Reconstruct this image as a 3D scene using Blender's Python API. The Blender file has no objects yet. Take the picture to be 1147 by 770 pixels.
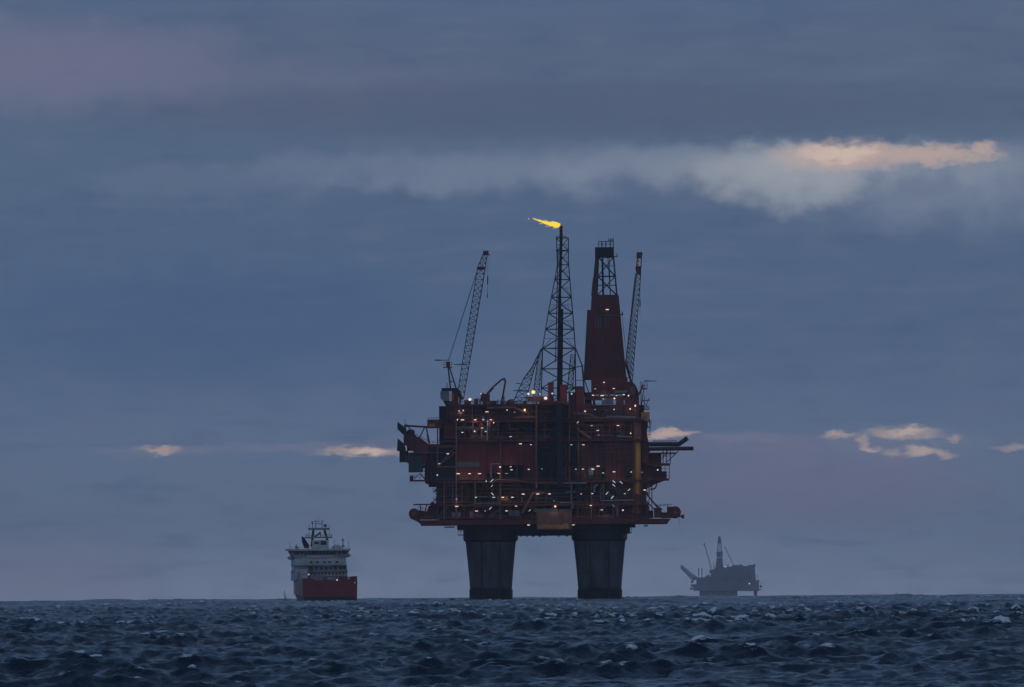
import bpy, math, random
import numpy as np
R = math.radians
rng = random.Random(11)
sc = bpy.context.scene
col = sc.collection

# ------------------------------------------------------------------ the view
K = 8.4e-5            # radians in one pixel of the 1147 px wide photograph
H = 5.9               # camera height above the water
RE = 7.4e6            # earth radius with refraction
ROLL = R(0.40)
HOR = -283.6          # horizon, pixels below the image centre after taking the roll out
DIP = 1.08e-3         # dip of the horizon as the wave crests show it
PITCH = math.atan(-HOR * K) - DIP

def unroll(px, py):
    dx, dy = px - 573.5, 385.0 - py
    c, s = math.cos(ROLL), math.sin(ROLL)
    return dx * c + dy * s, -dx * s + dy * c

def drop(d): return -d * d / (2 * RE)

class Frame:
    """elevation drawing of a thing standing at distance D: photo measurements to metres"""
    def __init__(f, D, px):
        f.D = D; f.X0 = 0; f.z0 = drop(D)
        f.X0 = unroll(px, 668)[0] * K * D
        f.m = K * D
    def p(f, px, py):
        X, Z = unroll(px, py)
        return X * K * f.D - f.X0, H + f.D * math.tan(PITCH + math.atan(Z * K)) - f.z0
    def P(f, px, py, y):
        x, z = f.p(px, py); return (x, y, z)
    @property
    def origin(f): return (f.X0, f.D, f.z0)

# ------------------------------------------------------------------ objects
def tag(o, label=None, cat=None, group=None, kind=None):
    if label: o['label'] = label
    if cat: o['category'] = cat
    if group: o['group'] = group
    if kind: o['kind'] = kind
    return o

def empty(name, loc, rz=0.0):
    o = bpy.data.objects.new(name, None); col.objects.link(o)
    o.location = loc; o.rotation_euler = (0, 0, rz); o.empty_display_size = 5
    return o

class MB:
    def __init__(s): s.v = []; s.f = []
    def add(s, vs, fs):
        n = len(s.v); s.v += [tuple(v) for v in vs]; s.f += [tuple(i + n for i in f) for f in fs]
    def box(s, x0, x1, y0, y1, z0, z1):
        if x0 > x1: x0, x1 = x1, x0
        if z0 > z1: z0, z1 = z1, z0
        s.add([(x0,y0,z0),(x1,y0,z0),(x1,y1,z0),(x0,y1,z0),(x0,y0,z1),(x1,y0,z1),(x1,y1,z1),(x0,y1,z1)],
              [(0,3,2,1),(4,5,6,7),(0,1,5,4),(1,2,6,5),(2,3,7,6),(3,0,4,7)])
    def bar(s, p, q, r, n=4, r2=None):
        p = np.array(p, float); q = np.array(q, float); d = q - p; L = np.linalg.norm(d)
        if L < 1e-6: return
        d /= L; a = np.array((0,0,1.0)) if abs(d[2]) < .9 else np.array((0,1.0,0))
        u = np.cross(d, a); u /= np.linalg.norm(u); w = np.cross(d, u)
        r2 = r if r2 is None else r2; vs = []
        for c, rr in ((p, r), (q, r2)):
            for i in range(n):
                t = 2*math.pi*(i+.5)/n; vs.append(c + (u*math.cos(t) + w*math.sin(t))*rr)
        fs = [(i, (i+1)%n, n+(i+1)%n, n+i) for i in range(n)] + [tuple(range(n-1,-1,-1)), tuple(range(n,2*n))]
        s.add(vs, fs)
    def path(s, pts, r, n=6):
        for a, b in zip(pts, pts[1:]): s.bar(a, b, r, n)
        for p in pts[1:-1]: s.ball(p, r*1.02, max(n,6), 4)
    def ball(s, c, r, n=10, m=6, sx=1, sy=1, sz=1):
        vs = [(c[0],c[1],c[2]+r*sz)]
        for j in range(1, m):
            a = math.pi*j/m
            for i in range(n):
                b = 2*math.pi*i/n
                vs.append((c[0]+r*sx*math.sin(a)*math.cos(b), c[1]+r*sy*math.sin(a)*math.sin(b), c[2]+r*sz*math.cos(a)))
        vs.append((c[0],c[1],c[2]-r*sz)); fs = []
        for i in range(n): fs.append((0, 1+i, 1+(i+1)%n))
        for j in range(m-2):
            for i in range(n):
                a = 1+j*n; fs.append((a+i, a+n+i, a+n+(i+1)%n, a+(i+1)%n))
        e = len(vs)-1; a = 1+(m-2)*n
        for i in range(n): fs.append((e, a+(i+1)%n, a+i))
        s.add(vs, fs)
    def prism(s, poly, y0, y1):
        """outline in x,z (any winding) given a depth"""
        A = sum(a[0]*b[1]-b[0]*a[1] for a, b in zip(poly, poly[1:]+poly[:1]))
        if A < 0: poly = poly[::-1]
        n = len(poly)
        s.add([(x,y0,z) for x,z in poly] + [(x,y1,z) for x,z in poly],
              [tuple(range(n)), tuple(range(2*n-1,n-1,-1))] + [(i, n+i, n+(i+1)%n, (i+1)%n) for i in range(n)])
    def turn(s, prof, cx, cy, n=32):
        """closed body of revolution, prof = [(radius, z) from bottom to top]"""
        vs = []; fs = []
        for r, z in prof:
            for i in range(n):
                a = 2*math.pi*i/n; vs.append((cx+r*math.cos(a), cy+r*math.sin(a), z))
        for j in range(len(prof)-1):
            for i in range(n): fs.append((j*n+i, j*n+(i+1)%n, (j+1)*n+(i+1)%n, (j+1)*n+i))
        fs += [tuple(range(n-1,-1,-1)), tuple(range((len(prof)-1)*n, len(prof)*n))]
        s.add(vs, fs)
    def lattice(s, B, T, n, rc, rb, cross=True, sides=(0,1,2,3)):
        """four legged truss from quad B to quad T with n bays"""
        B = np.array(B, float); T = np.array(T, float)
        for i in range(4): s.bar(B[i], T[i], rc)
        for j in range(n+1):
            t = j/n; C = B+(T-B)*t
            for i in sides: s.bar(C[i], C[(i+1)%4], rb)
            if j < n:
                D_ = B+(T-B)*((j+1)/n)
                for i in sides:
                    k = (i+1)%4
                    if cross:
                        s.bar(C[i], D_[k], rb); s.bar(C[k], D_[i], rb)
                    elif (i+j)%2: s.bar(C[i], D_[k], rb)
                    else: s.bar(C[k], D_[i], rb)
    def rail(s, p, q, h=1.15, step=2.2, r=.05):
        p = np.array(p, float); q = np.array(q, float); L = np.linalg.norm(q-p); n = max(1, int(L/step))
        up = np.array((0,0,h))
        for k in (1, .55): s.bar(p+up*k, q+up*k, r)
        for i in range(n+1):
            c = p+(q-p)*i/n; s.bar(c, c+up, r)
    def build(s, name, mat, parent=None, smooth=False):
        me = bpy.data.meshes.new(name); me.from_pydata(s.v, [], s.f); me.update()
        me.materials.append(mat)
        if smooth: me.shade_smooth()
        o = bpy.data.objects.new(name, me); col.objects.link(o)
        if parent: o.parent = parent
        return o

# ------------------------------------------------------------------ materials
def newmat(name):
    m = bpy.data.materials.new(name); m.use_nodes = True
    nt = m.node_tree; nt.nodes.clear()
    return m, nt, nt.nodes.new, nt.links.new

def paint(name, c, c2=None, rough=.6, scale=.12, amount=.6, streak=0.0, metal=0.0):
    """weathered paint: patches of a second colour, and runs of rust down the wall"""
    m, nt, N, L = newmat(name)
    out = N('ShaderNodeOutputMaterial'); b = N('ShaderNodeBsdfPrincipled'); L(b.outputs[0], out.inputs[0])
    b.inputs['Roughness'].default_value = rough; b.inputs['Metallic'].default_value = metal
    tc = N('ShaderNodeTexCoord'); n = N('ShaderNodeTexNoise'); n.inputs['Scale'].default_value = scale
    n.inputs['Detail'].default_value = 6; n.inputs['Roughness'].default_value = .65
    mp = N('ShaderNodeMapping'); mp.inputs['Scale'].default_value = (1, 1, .45); L(tc.outputs['Object'], mp.inputs[0]); L(mp.outputs[0], n.inputs['Vector'])
    r = N('ShaderNodeValToRGB'); L(n.outputs['Fac'], r.inputs[0])
    c2 = c2 or tuple(x*.45 for x in c)
    r.color_ramp.elements[0].position = .38; r.color_ramp.elements[1].position = .66
    r.color_ramp.elements[0].color = (*[a+(b_-a)*amount for a, b_ in zip(c, c2)], 1); r.color_ramp.elements[1].color = (*c, 1)
    L(r.outputs[0], b.inputs['Base Color'])
    if streak:
        n2 = N('ShaderNodeTexNoise'); n2.inputs['Scale'].default_value = 1.0; n2.inputs['Detail'].default_value = 4
        m2 = N('ShaderNodeMapping'); m2.inputs['Scale'].default_value = (.5, .5, .03); L(tc.outputs['Object'], m2.inputs[0]); L(m2.outputs[0], n2.inputs['Vector'])
        r2 = N('ShaderNodeValToRGB'); r2.color_ramp.elements[0].position = .5; r2.color_ramp.elements[1].position = .7; L(n2.outputs['Fac'], r2.inputs[0])
        mx = N('ShaderNodeMix'); mx.data_type = 'RGBA'; L(r2.outputs[0], mx.inputs[0])
        mlt = N('ShaderNodeMath'); mlt.operation = 'MULTIPLY'; mlt.inputs[1].default_value = streak; L(r2.outputs[0], mlt.inputs[0]); L(mlt.outputs[0], mx.inputs[0])
        L(r.outputs[0], mx.inputs[6]); mx.inputs[7].default_value = (*c2, 1); L(mx.outputs[2], b.inputs['Base Color'])
    return m

def glow(name, c, s):
    m, nt, N, L = newmat(name)
    out = N('ShaderNodeOutputMaterial'); e = N('ShaderNodeEmission'); L(e.outputs[0], out.inputs[0])
    e.inputs[0].default_value = (*c, 1); e.inputs[1].default_value = s
    m.cycles.emission_sampling = 'NONE'
    return m

RED = paint('red_paint', (.31,.042,.040), (.13,.03,.03), .6, .16, .8, .6)
DRED = paint('dark_red_paint', (.19,.035,.033), (.07,.023,.025), .65, .2, .8, .5)
BRN = paint('rust_brown_paint', (.32,.15,.095), (.14,.07,.055), .7, .3, .8)
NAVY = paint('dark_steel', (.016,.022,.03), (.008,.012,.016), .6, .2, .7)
LAT = paint('lattice_steel', (.03,.045,.055), (.015,.022,.03), .6, .3, .6)
GREY = paint('grey_paint', (.20,.215,.22), (.09,.10,.11), .6, .25, .7, .5)
PALE = paint('pale_blue_grey_paint', (.24,.31,.36), (.12,.16,.2), .55, .3, .7, .4)
TEAL = paint('teal_paint', (.03,.085,.105), (.015,.045,.06), .6, .25, .7, .4)
YEL = paint('yellow_paint', (.78,.37,.06), (.5,.23,.05), .55, .2, .6, .6)
CONC = paint('weathered_concrete', (.10,.128,.15), (.035,.042,.05), .85, .2, .9, .2)
WET = paint('wet_marine_growth', (.008,.012,.016), (.004,.007,.009), .8, .4, .7)
WHT = paint('white_ship_paint', (.50,.57,.60), (.31,.35,.38), .45, .3, .6, .35)
SGREY = paint('ship_grey_paint', (.26,.31,.35), (.14,.17,.20), .5, .3, .6, .3)
HULL = paint('red_hull_paint', (.21,.026,.032), (.13,.022,.026), .4, .14, .7, .5)
BOOT = paint('black_hull_paint', (.016,.014,.018), (.008,.008,.01), .4, .3, .6)
ORNG = paint('pale_orange_hull_paint', (.55,.32,.17), (.34,.30,.28), .5, .4, .9, .4)
GLASS = paint('dark_window_glass', (.012,.016,.02), (.008,.01,.012), .08, .2, .5)
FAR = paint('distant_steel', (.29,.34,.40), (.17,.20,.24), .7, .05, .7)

L_WARM = glow('warm_white_lamp', (1,.80,.66), 1.05)
L_COOL = glow('cool_white_lamp', (.75,.86,1), .75)
L_DIM = glow('dim_lamp', (.45,.58,.85), .3)
L_YEL = glow('sodium_floodlight', (1,.70,.25), 1.5)

# ------------------------------------------------------------------ world
def world():
    w = bpy.data.worlds.new('World'); sc.world = w; w.use_nodes = True
    nt = w.node_tree; nt.nodes.clear(); N = nt.nodes.new; L = nt.links.new
    def setin(sock, v):
        if isinstance(v, (int, float)): sock.default_value = v
        else: L(v, sock)
    def M(op, a, b=None, c=None, clamp=False):
        n = N('ShaderNodeMath'); n.operation = op; n.use_clamp = clamp
        setin(n.inputs[0], a)
        if b is not None: setin(n.inputs[1], b)
        if c is not None: setin(n.inputs[2], c)
        return n.outputs[0]
    def add(a, b): return M('ADD', a, b)
    def sub(a, b): return M('SUBTRACT', a, b)
    def mul(a, b): return M('MULTIPLY', a, b)
    def sstep(x, a, b):
        n = N('ShaderNodeMapRange'); n.interpolation_type = 'SMOOTHSTEP'; setin(n.inputs[0], x)
        n.inputs[1].default_value = a; n.inputs[2].default_value = b; n.inputs[3].default_value = 0; n.inputs[4].default_value = 1
        return n.outputs[0]
    def srgb(c):
        return tuple(((x/255)/12.92 if x/255 <= .04045 else ((x/255+.055)/1.055)**2.4) for x in c)
    def mix(f, a, b):
        n = N('ShaderNodeMix'); n.data_type = 'RGBA'; setin(n.inputs[0], f)
        for i, v in ((6, a), (7, b)):
            if isinstance(v, tuple): n.inputs[i].default_value = (*srgb(v), 1)
            else: L(v, n.inputs[i])
        return n.outputs[2]
    tc = N('ShaderNodeTexCoord'); sp = N('ShaderNodeSeparateXYZ'); L(tc.outputs['Generated'], sp.inputs[0])
    # bearing (east of north) and height above the horizon, in units of 1/1000 rad
    az = mul(M('ARCTAN2', sp.outputs[0], sp.outputs[1]), 1000.0)
    el = mul(M('ARCSINE', sp.outputs[2]), 1000.0)
    def noise(sx, sy, scale, detail=5, rough=.55, seed=0):
        cb = N('ShaderNodeCombineXYZ'); L(mul(az, sx), cb.inputs[0]); L(mul(el, sy), cb.inputs[1]); cb.inputs[2].default_value = seed
        n = N('ShaderNodeTexNoise'); n.inputs['Scale'].default_value = scale; n.inputs['Detail'].default_value = detail; n.inputs['Roughness'].default_value = rough
        L(cb.outputs[0], n.inputs['Vector']); return n.outputs['Fac']
    def AE(px, py):
        X, Z = unroll(px, py); return X*K*1000, (PITCH+math.atan(Z*K))*1000
    n_big = noise(.35, 1.0, .10, 4, .5, 3.1)
    n_mid = noise(.45, 1.0, .35, 6, .55, 7.7)
    n_fine = noise(.6, 1.0, 1.1, 6, .6, 1.3)
    n_lump = noise(1.0, 1.0, .22, 7, .55, 5.2)
    # ragged outlines for the cloud gaps
    wx = mul(sub(n_mid, .5), 8.0); wy = mul(sub(n_fine, .5), 2.2)
    azw = add(az, wx); elw = add(el, wy)
    elw2 = add(el, mul(sub(n_lump, .5), 5.5)); azw2 = add(az, mul(sub(n_mid, .5), 14.0))
    n_rag = noise(.55, 1.2, .9, 6, .62, 9.4); azw3 = add(az, mul(sub(n_mid, .5), 5.0)); elw3 = add(el, mul(sub(n_rag, .5), 2.1))
    def spot(px, py, rx, ry, a=1.0, b=0.0, A=azw, E=elw):
        """soft ellipse, full inside, nothing outside; sizes in photo pixels"""
        ca, ce = AE(px, py)
        dx = mul(sub(A, ca), 1/(rx*K*1000)); dy = mul(sub(E, ce), 1/(ry*K*1000))
        d = add(mul(dx, dx), mul(dy, dy))
        return sstep(d, a, b)
    # stratus deck by height
    hz = AE(573, 668)[1]
    ramp = N('ShaderNodeValToRGB'); rr = ramp.color_ramp
    f = M('DIVIDE', sub(add(el, mul(sub(n_big, .5), 9.0)), hz), 60.0, clamp=True); L(f, ramp.inputs[0])
    stops = SKY_STOPS
    while len(rr.elements) < len(stops): rr.elements.new(.5)
    for e, (p, c) in zip(rr.elements, stops): e.position = p; e.color = (*srgb(c), 1)
    c = ramp.outputs[0]
    # mottling of the deck
    c = mix(mul(sstep(n_mid, .52, .78), .30), c, (96,110,136))
    c = mix(mul(sstep(n_mid, .46, .22), .35), c, (60,86,122))
    n_str = noise(.14, 1.0, .7, 6, .6, 11.3)
    c = mix(mul(sstep(n_str, .5, .76), .36), c, (98,111,138))
    c = mix(mul(sstep(n_str, .5, .26), .30), c, (66,88,122))
    c = mix(mul(sstep(n_lump, .5, .8), .22), c, (92,107,134))
    # violet tints
    c = mix(mul(spot(40, 75, 260, 62, 1.3, 0, azw2, elw2), .5), c, (120,118,147))
    c = mix(mul(spot(330, 100, 240, 40, 1.2, 0, azw2, elw2), .35), c, (104,107,136))
    c = mix(mul(spot(900, 545, 240, 55, 1.2, 0, azw2, elw2), .6), c, (112,112,142))
    c = mix(mul(spot(60, 650, 150, 60, 1.2, 0, azw2, elw2), .45), c, (118,116,146))
    c = mix(mul(spot(700, 497, 420, 13, 1.2, 0), .35), c, (118,116,142))
    # darker swells of cloud
    c = mix(mul(spot(260, 360, 330, 85, 1.2, 0, azw2, elw2), .55), c, (64,92,132))
    c = mix(mul(spot(640, 122, 620, 38, 1.2, 0, azw2, elw), .6), c, (75,90,120))
    # the pale break under the upper deck: its top edge is crisp, its lower edge lumpy
    ca, ce = AE(900, 157)
    topedge = sstep(add(sub(elw, ce), mul(sub(az, ca), .010)), .7, -.9)
    softtop = sstep(add(sub(elw, ce), mul(sub(az, ca), .010)), 1.2, -3.0)
    band = M('MULTIPLY', spot(860, 190, 720, 46, 1.1, 0, azw2, elw2), softtop)
    lump = add(.45, mul(n_lump, 1.0))
    for (x, y, rx, ry, al, cc, te) in ((640, 186, 330, 36, .75, (118,131,156), softtop), (430, 192, 190, 24, .5, (112,126,152), None), (230, 204, 170, 22, .42, (104,119,147), None), (1080, 200, 240, 66, .75, (124,137,160), topedge), (900, 182, 300, 34, .7, (136,147,164), topedge)):
        f_ = mul(mul(spot(x, y, rx, ry, 1.25, -.3, azw2, elw2), al), lump)
        if te is not None: f_ = M('MULTIPLY', f_, te)
        c = mix(f_, c, cc)
    blob = M('MULTIPLY', spot(885, 194, 122, 44, 1.15, -.1, azw, elw2), topedge)
    c = mix(mul(blob, .85), c, (157,164,175))
    c = mix(mul(spot(1035, 208, 62, 17, 1.2, -.2, azw, elw2), .5), c, (98,113,143))
    o1 = M('MULTIPLY', spot(955, 174, 118, 24, 1.0, -.1), topedge)
    c = mix(mul(o1, .85), c, (192,170,164))
    o2 = M('MULTIPLY', M('MAXIMUM', spot(1060, 173, 78, 16, 1.0, -.1), spot(1110, 167, 17, 13, 1, -.1)), topedge)
    c = mix(mul(o2, .85), c, (188,166,160))
    c = mix(mul(M('MULTIPLY', spot(945, 172, 60, 12, 1.0, 0), topedge), .8), c, (212,190,178))
    # small glowing gaps low down
    for (x, y, rx, ry, s, cc) in LOW_GAPS:
        c = mix(mul(mul(spot(x, y, rx*1.2, ry*1.0, 1.15, -.35, azw3, elw3), s), add(.62, mul(n_fine, .7))), c, cc)
    # what is outside the picture: the deck goes on, a little darker overhead, brightened behind
    up = sstep(el, 70, 900)
    c = mix(mul(up, .5), c, (70,90,126))
    c = mix(mul(sstep(sp.outputs[1], .1, -.7), .9), c, (124,134,158))  # added brightness in the unseen sky behind the camera, lights the platform's front
    sky = N('ShaderNodeTexSky'); sky.sky_type = 'NISHITA'; sky.sun_disc = False
    sky.sun_elevation = SUN_EL; sky.sun_rotation = SUN_AZ
    b1 = N('ShaderNodeBackground'); L(sky.outputs[0], b1.inputs[0]); b1.inputs[1].default_value = .05
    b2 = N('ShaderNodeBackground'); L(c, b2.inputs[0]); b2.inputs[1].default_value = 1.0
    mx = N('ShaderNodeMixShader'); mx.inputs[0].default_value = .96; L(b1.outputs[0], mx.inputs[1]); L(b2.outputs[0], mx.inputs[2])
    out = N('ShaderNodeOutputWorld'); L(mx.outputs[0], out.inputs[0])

LAMP_W = 1.0
SUN_EL, SUN_AZ = R(4), R(38)      # low, ahead and to the right, behind the cloud
SKY_STOPS = [(0, (120,136,163)), (.035, (115,132,160)), (.12, (99,119,149)), (.22, (93,114,145)), (.30, (84,107,140)), (.42, (76,100,134)),
             (.58, (76,101,134)), (.72, (81,103,133)), (.86, (83,101,131)), (1.0, (76,102,136))]
LOW_GAPS = [(178, 504, 20, 5, .95, (196,172,160)), (178, 505, 60, 8, .25, (150,138,150)), (405, 506, 52, 7, .95, (200,176,164)), (412, 506, 24, 4, .9, (216,196,186)),
            (330, 502, 130, 7, .3, (140,132,150)), (740, 487, 26, 8, .95, (206,182,170)), (760, 485, 22, 4, .8, (196,172,164)), (830, 490, 60, 6, .3, (140,134,152)),
            (938, 488, 22, 6, .9, (190,168,160)), (1016, 485, 46, 9, .9, (194,172,162)), (1018, 484, 20, 5, .8, (210,190,178)), (975, 503, 15, 5, .9, (206,184,172)), (966, 496, 8, 9, .8, (190,168,160)),
            (1036, 506, 20, 8, .95, (206,184,170)), (1002, 508, 12, 5, .7, (180,160,156)), (1062, 508, 12, 6, .85, (190,168,158)), (1074, 491, 10, 6, .8, (180,160,156)),
            (1140, 502, 28, 6, .7, (180,160,158)), (1010, 496, 90, 26, .3, (124,134,156))]
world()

# ------------------------------------------------------------------ water
WASH = [(Frame(5000, 550).X0, 5016-11, 13), (Frame(5000, 672).X0, 5016-11, 13), (Frame(4600, 350).X0, 4598, 9), (Frame(4600, 370).X0, 4598, 10), (Frame(4600, 392).X0, 4598, 10)]
def water():
    nw = 170
    r0 = np.random.RandomState(5)
    lam = np.exp(r0.uniform(math.log(.7), math.log(34), nw))
    sh = lam < 5.5
    th = r0.normal(R(192), R(26), nw)            # long-crested sea rolling towards the camera
    th[sh] = r0.normal(R(200), R(52), sh.sum())  # cross chop in every direction
    amp = np.where(sh, .0074, .0043)*lam*np.exp(-(lam/26.0)**2)*r0.uniform(.5, 1.3, nw)
    amp = np.minimum(amp, .082)
    lam[:16] = r0.uniform(45, 130, 16); sh[:16] = False; th[:16] = r0.normal(R(195), R(20), 16); amp[:16] = .0019*lam[:16]    # the long swell
    k = 2*math.pi/lam; kx = k*np.sin(th); ky = k*np.cos(th); ph = r0.uniform(0, 2*math.pi, nw)
    # columns: dense across the view, sparse elsewhere
    CW = R(3.7)
    core = np.linspace(-CW, CW, 1130)
    M2 = R(21); mid = np.linspace(CW, M2, 300)[1:]
    side = np.concatenate([mid, M2 + (math.pi - M2)*(np.linspace(0, 1, 50)[1:]**2)])
    phi = np.concatenate([-side[::-1], core, side[:-1]]); phi[0] = -math.pi; nphi = len(phi)
    rad = [0.6]
    while rad[-1] < 450: rad.append(rad[-1]*1.05+.2)
    while rad[-1] < 11500: rad.append(rad[-1]*(1.0007 if rad[-1] < 2600 else 1.0012 if rad[-1] < 6500 else 1.003))
    while rad[-1] < 27000: rad.append(rad[-1]*1.03)
    rad = np.array(rad); nr = len(rad)
    dr = np.gradient(rad); dphi = np.gradient(phi)
    f4 = np.float32
    Rg, Pg = np.meshgrid(rad, phi, indexing='ij')
    X = Rg*np.sin(Pg); Y = Rg*np.cos(Pg)
    Zl = np.zeros(X.shape, f4); Zs = np.zeros(X.shape, f4); DX = np.zeros(X.shape, f4); DY = np.zeros(X.shape, f4); J = np.zeros(X.shape, f4)
    for i in range(nw):
        # leave out what this patch of the sheet cannot carry
        kr = np.abs(kx[i]*np.sin(phi)+ky[i]*np.cos(phi))[None, :]*dr[:, None]
        kt = np.abs(kx[i]*np.cos(phi)-ky[i]*np.sin(phi))[None, :]*rad[:, None]*dphi[None, :]
        a = (amp[i]*np.clip(2.7-np.maximum(kr*.38, kt), 0, 1)).astype(f4)
        use = np.where(a.max(1) > 0)[0]
        if len(use) == 0: continue
        s = slice(use[0], use[-1]+1)
        t = np.mod(kx[i]*X[s]+ky[i]*Y[s]+ph[i], 2*math.pi).astype(f4)
        sn = np.sin(t); cs = np.cos(t); a = a[s]; q = .9
        if sh[i]:
            Zs[s] += a*(.75*cs + .4*(.64-np.abs(np.sin(t*.5))))*1.2      # short chop with peaked crests
        else: Zl[s] += a*cs
        DX[s] -= q*a*sn*f4(kx[i]/k[i]); DY[s] -= q*a*sn*f4(ky[i]/k[i])
        if 2.6 < lam[i] < 14: J[s] += (.55 if sh[i] else 1.0)*a*f4(k[i])*cs
    # chop rides highest on the backs of the swell; gusts roughen it in patches
    gust = np.zeros(X.shape, f4)
    for i in range(7):
        l = r0.uniform(40, 300); d = r0.uniform(0, math.pi*2)
        gust += np.sin(np.mod((X*math.sin(d)+Y*math.cos(d))*2*math.pi/l+r0.uniform(0, 6), 2*math.pi).astype(f4))
    sl = Zl/max(float(Zl.std()), 1e-3)
    Z = Zl*np.clip(1+.10*gust, .6, 1.4) + Zs*np.clip(.85+.25*sl+.13*gust, .35, 1.8)
    js = J.std(axis=1, keepdims=True); near = float(np.median(js[(rad > 520) & (rad < 900)])); Jn = J/np.maximum(js, .8*near)
    foam = np.clip((Jn+.25*sl-2.76+.16*gust)/.9, 0, 1)
    for wx, wy, wr in WASH: foam = np.maximum(foam, np.clip(1.6-np.hypot(X-wx, (Y-wy)*.6)/wr, 0, .75).astype(f4))
    co = np.stack([X+DX, Y+DY, Z - Rg*Rg/(2*RE)], -1).reshape(-1, 3).astype(np.float32)
    idx = np.arange(nr*nphi).reshape(nr, nphi)
    a = idx[:-1]; b = idx[1:]
    an = np.roll(a, -1, 1); bn = np.roll(b, -1, 1)
    q = np.stack([a, b, bn, an], -1).reshape(-1, 4)
    # winding: up
    me = bpy.data.meshes.new('water')
    me.vertices.add(len(co)); me.vertices.foreach_set('co', co.ravel())
    q = q[:, ::-1].astype(np.int32)
    cap = idx[0][::-1].astype(np.int32)
    loops = np.concatenate([q.ravel(), cap])
    starts = np.concatenate([np.arange(0, len(q)*4, 4), [len(q)*4]]).astype(np.int32)
    tot = np.concatenate([np.full(len(q), 4), [nphi]]).astype(np.int32)
    me.loops.add(len(loops)); me.loops.foreach_set('vertex_index', loops)
    me.polygons.add(len(starts)); me.polygons.foreach_set('loop_start', starts); me.polygons.foreach_set('loop_total', tot)
    me.polygons.foreach_set('use_smooth', np.ones(len(starts), bool))
    me.update(calc_edges=True)
    at = me.attributes.new('foam', 'FLOAT', 'POINT'); at.data.foreach_set('value', foam.ravel().astype(np.float32))
    m, nt, N, L = newmat('sea_water')
    out = N('ShaderNodeOutputMaterial'); b = N('ShaderNodeBsdfPrincipled'); L(b.outputs[0], out.inputs[0])
    b.inputs['Base Color'].default_value = (.005,.018,.037,1); b.inputs['Roughness'].default_value = .16; b.inputs['IOR'].default_value = 1.333
    geo = N('ShaderNodeNewGeometry')
    mp = N('ShaderNodeMapping'); mp.inputs['Scale'].default_value = (1, .07, 1); L(geo.outputs['Position'], mp.inputs[0])
    n1 = N('ShaderNodeTexNoise'); n1.inputs['Scale'].default_value = .42; n1.inputs['Detail'].default_value = 6; n1.inputs['Roughness'].default_value = .6; L(mp.outputs[0], n1.inputs['Vector'])
    bp = N('ShaderNodeBump'); bp.inputs['Strength'].default_value = 1.0; bp.inputs['Distance'].default_value = .8; L(n1.outputs['Fac'], bp.inputs['Height']); L(bp.outputs[0], b.inputs['Normal'])
    fa = N('ShaderNodeAttribute'); fa.attribute_name = 'foam'
    n2 = N('ShaderNodeTexNoise'); n2.inputs['Scale'].default_value = 1.6; n2.inputs['Detail'].default_value = 8; n2.inputs['Roughness'].default_value = .7; mf = N('ShaderNodeMapping'); mf.inputs['Scale'].default_value = (.8, .35, 2.2); L(geo.outputs['Position'], mf.inputs[0]); L(mf.outputs[0], n2.inputs['Vector'])
    ms = N('ShaderNodeMapRange'); ms.interpolation_type = 'SMOOTHSTEP'; ms.inputs[1].default_value = .62; ms.inputs[2].default_value = 1.15
    ad = N('ShaderNodeMath'); ad.operation = 'ADD'; cn = N('ShaderNodeMath'); cn.operation = 'MULTIPLY_ADD'; cn.inputs[1].default_value = 2.6; cn.inputs[2].default_value = -1.05; L(n2.outputs['Fac'], cn.inputs[0]); L(fa.outputs['Fac'], ad.inputs[0]); L(cn.outputs[0], ad.inputs[1])
    mu = N('ShaderNodeMath'); mu.operation = 'MULTIPLY'; L(ms.outputs[0], mu.inputs[0]); 
    st = N('ShaderNodeMath'); st.operation = 'GREATER_THAN'; st.inputs[1].default_value = .02; L(fa.outputs['Fac'], st.inputs[0]); L(st.outputs[0], mu.inputs[1])
    L(ad.outputs[0], ms.inputs[0])
    fo = N('ShaderNodeBsdfDiffuse'); fo.inputs[0].default_value = (.75,.82,.86,1)
    mx = N('ShaderNodeMixShader'); L(mu.outputs[0], mx.inputs[0]); L(b.outputs[0], mx.inputs[1]); L(fo.outputs[0], mx.inputs[2]); L(mx.outputs[0], out.inputs[0])
    me.materials.append(m)
    o = bpy.data.objects.new('water', me); col.objects.link(o)
    tag(o, kind='structure')
water()

# ------------------------------------------------------------------ the main platform
F = Frame(5000.0, 611)
rig = tag(empty('oil_platform', F.origin),
          'large dark red oil platform on two thick concrete legs, dotted with small lamps', 'oil platform')
P = F.P
def px_box(mb, x0, y0, x1, y1, d0, d1):
    """box from its corners in the elevation, d0..d1 deep"""
    cx = (x0+x1)/2; cy = (y0+y1)/2
    mb.box(F.p(x0, cy)[0], F.p(x1, cy)[0], d0, d1, F.p(cx, y1)[1], F.p(cx, y0)[1])
def px_poly(mb, pts, d0, d1): mb.prism([F.p(*p) for p in pts], d0, d1)
def px_bar(mb, a, b, y, r, n=4, y2=None): mb.bar(P(*a, y), P(*b, y if y2 is None else y2), r, n)

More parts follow.
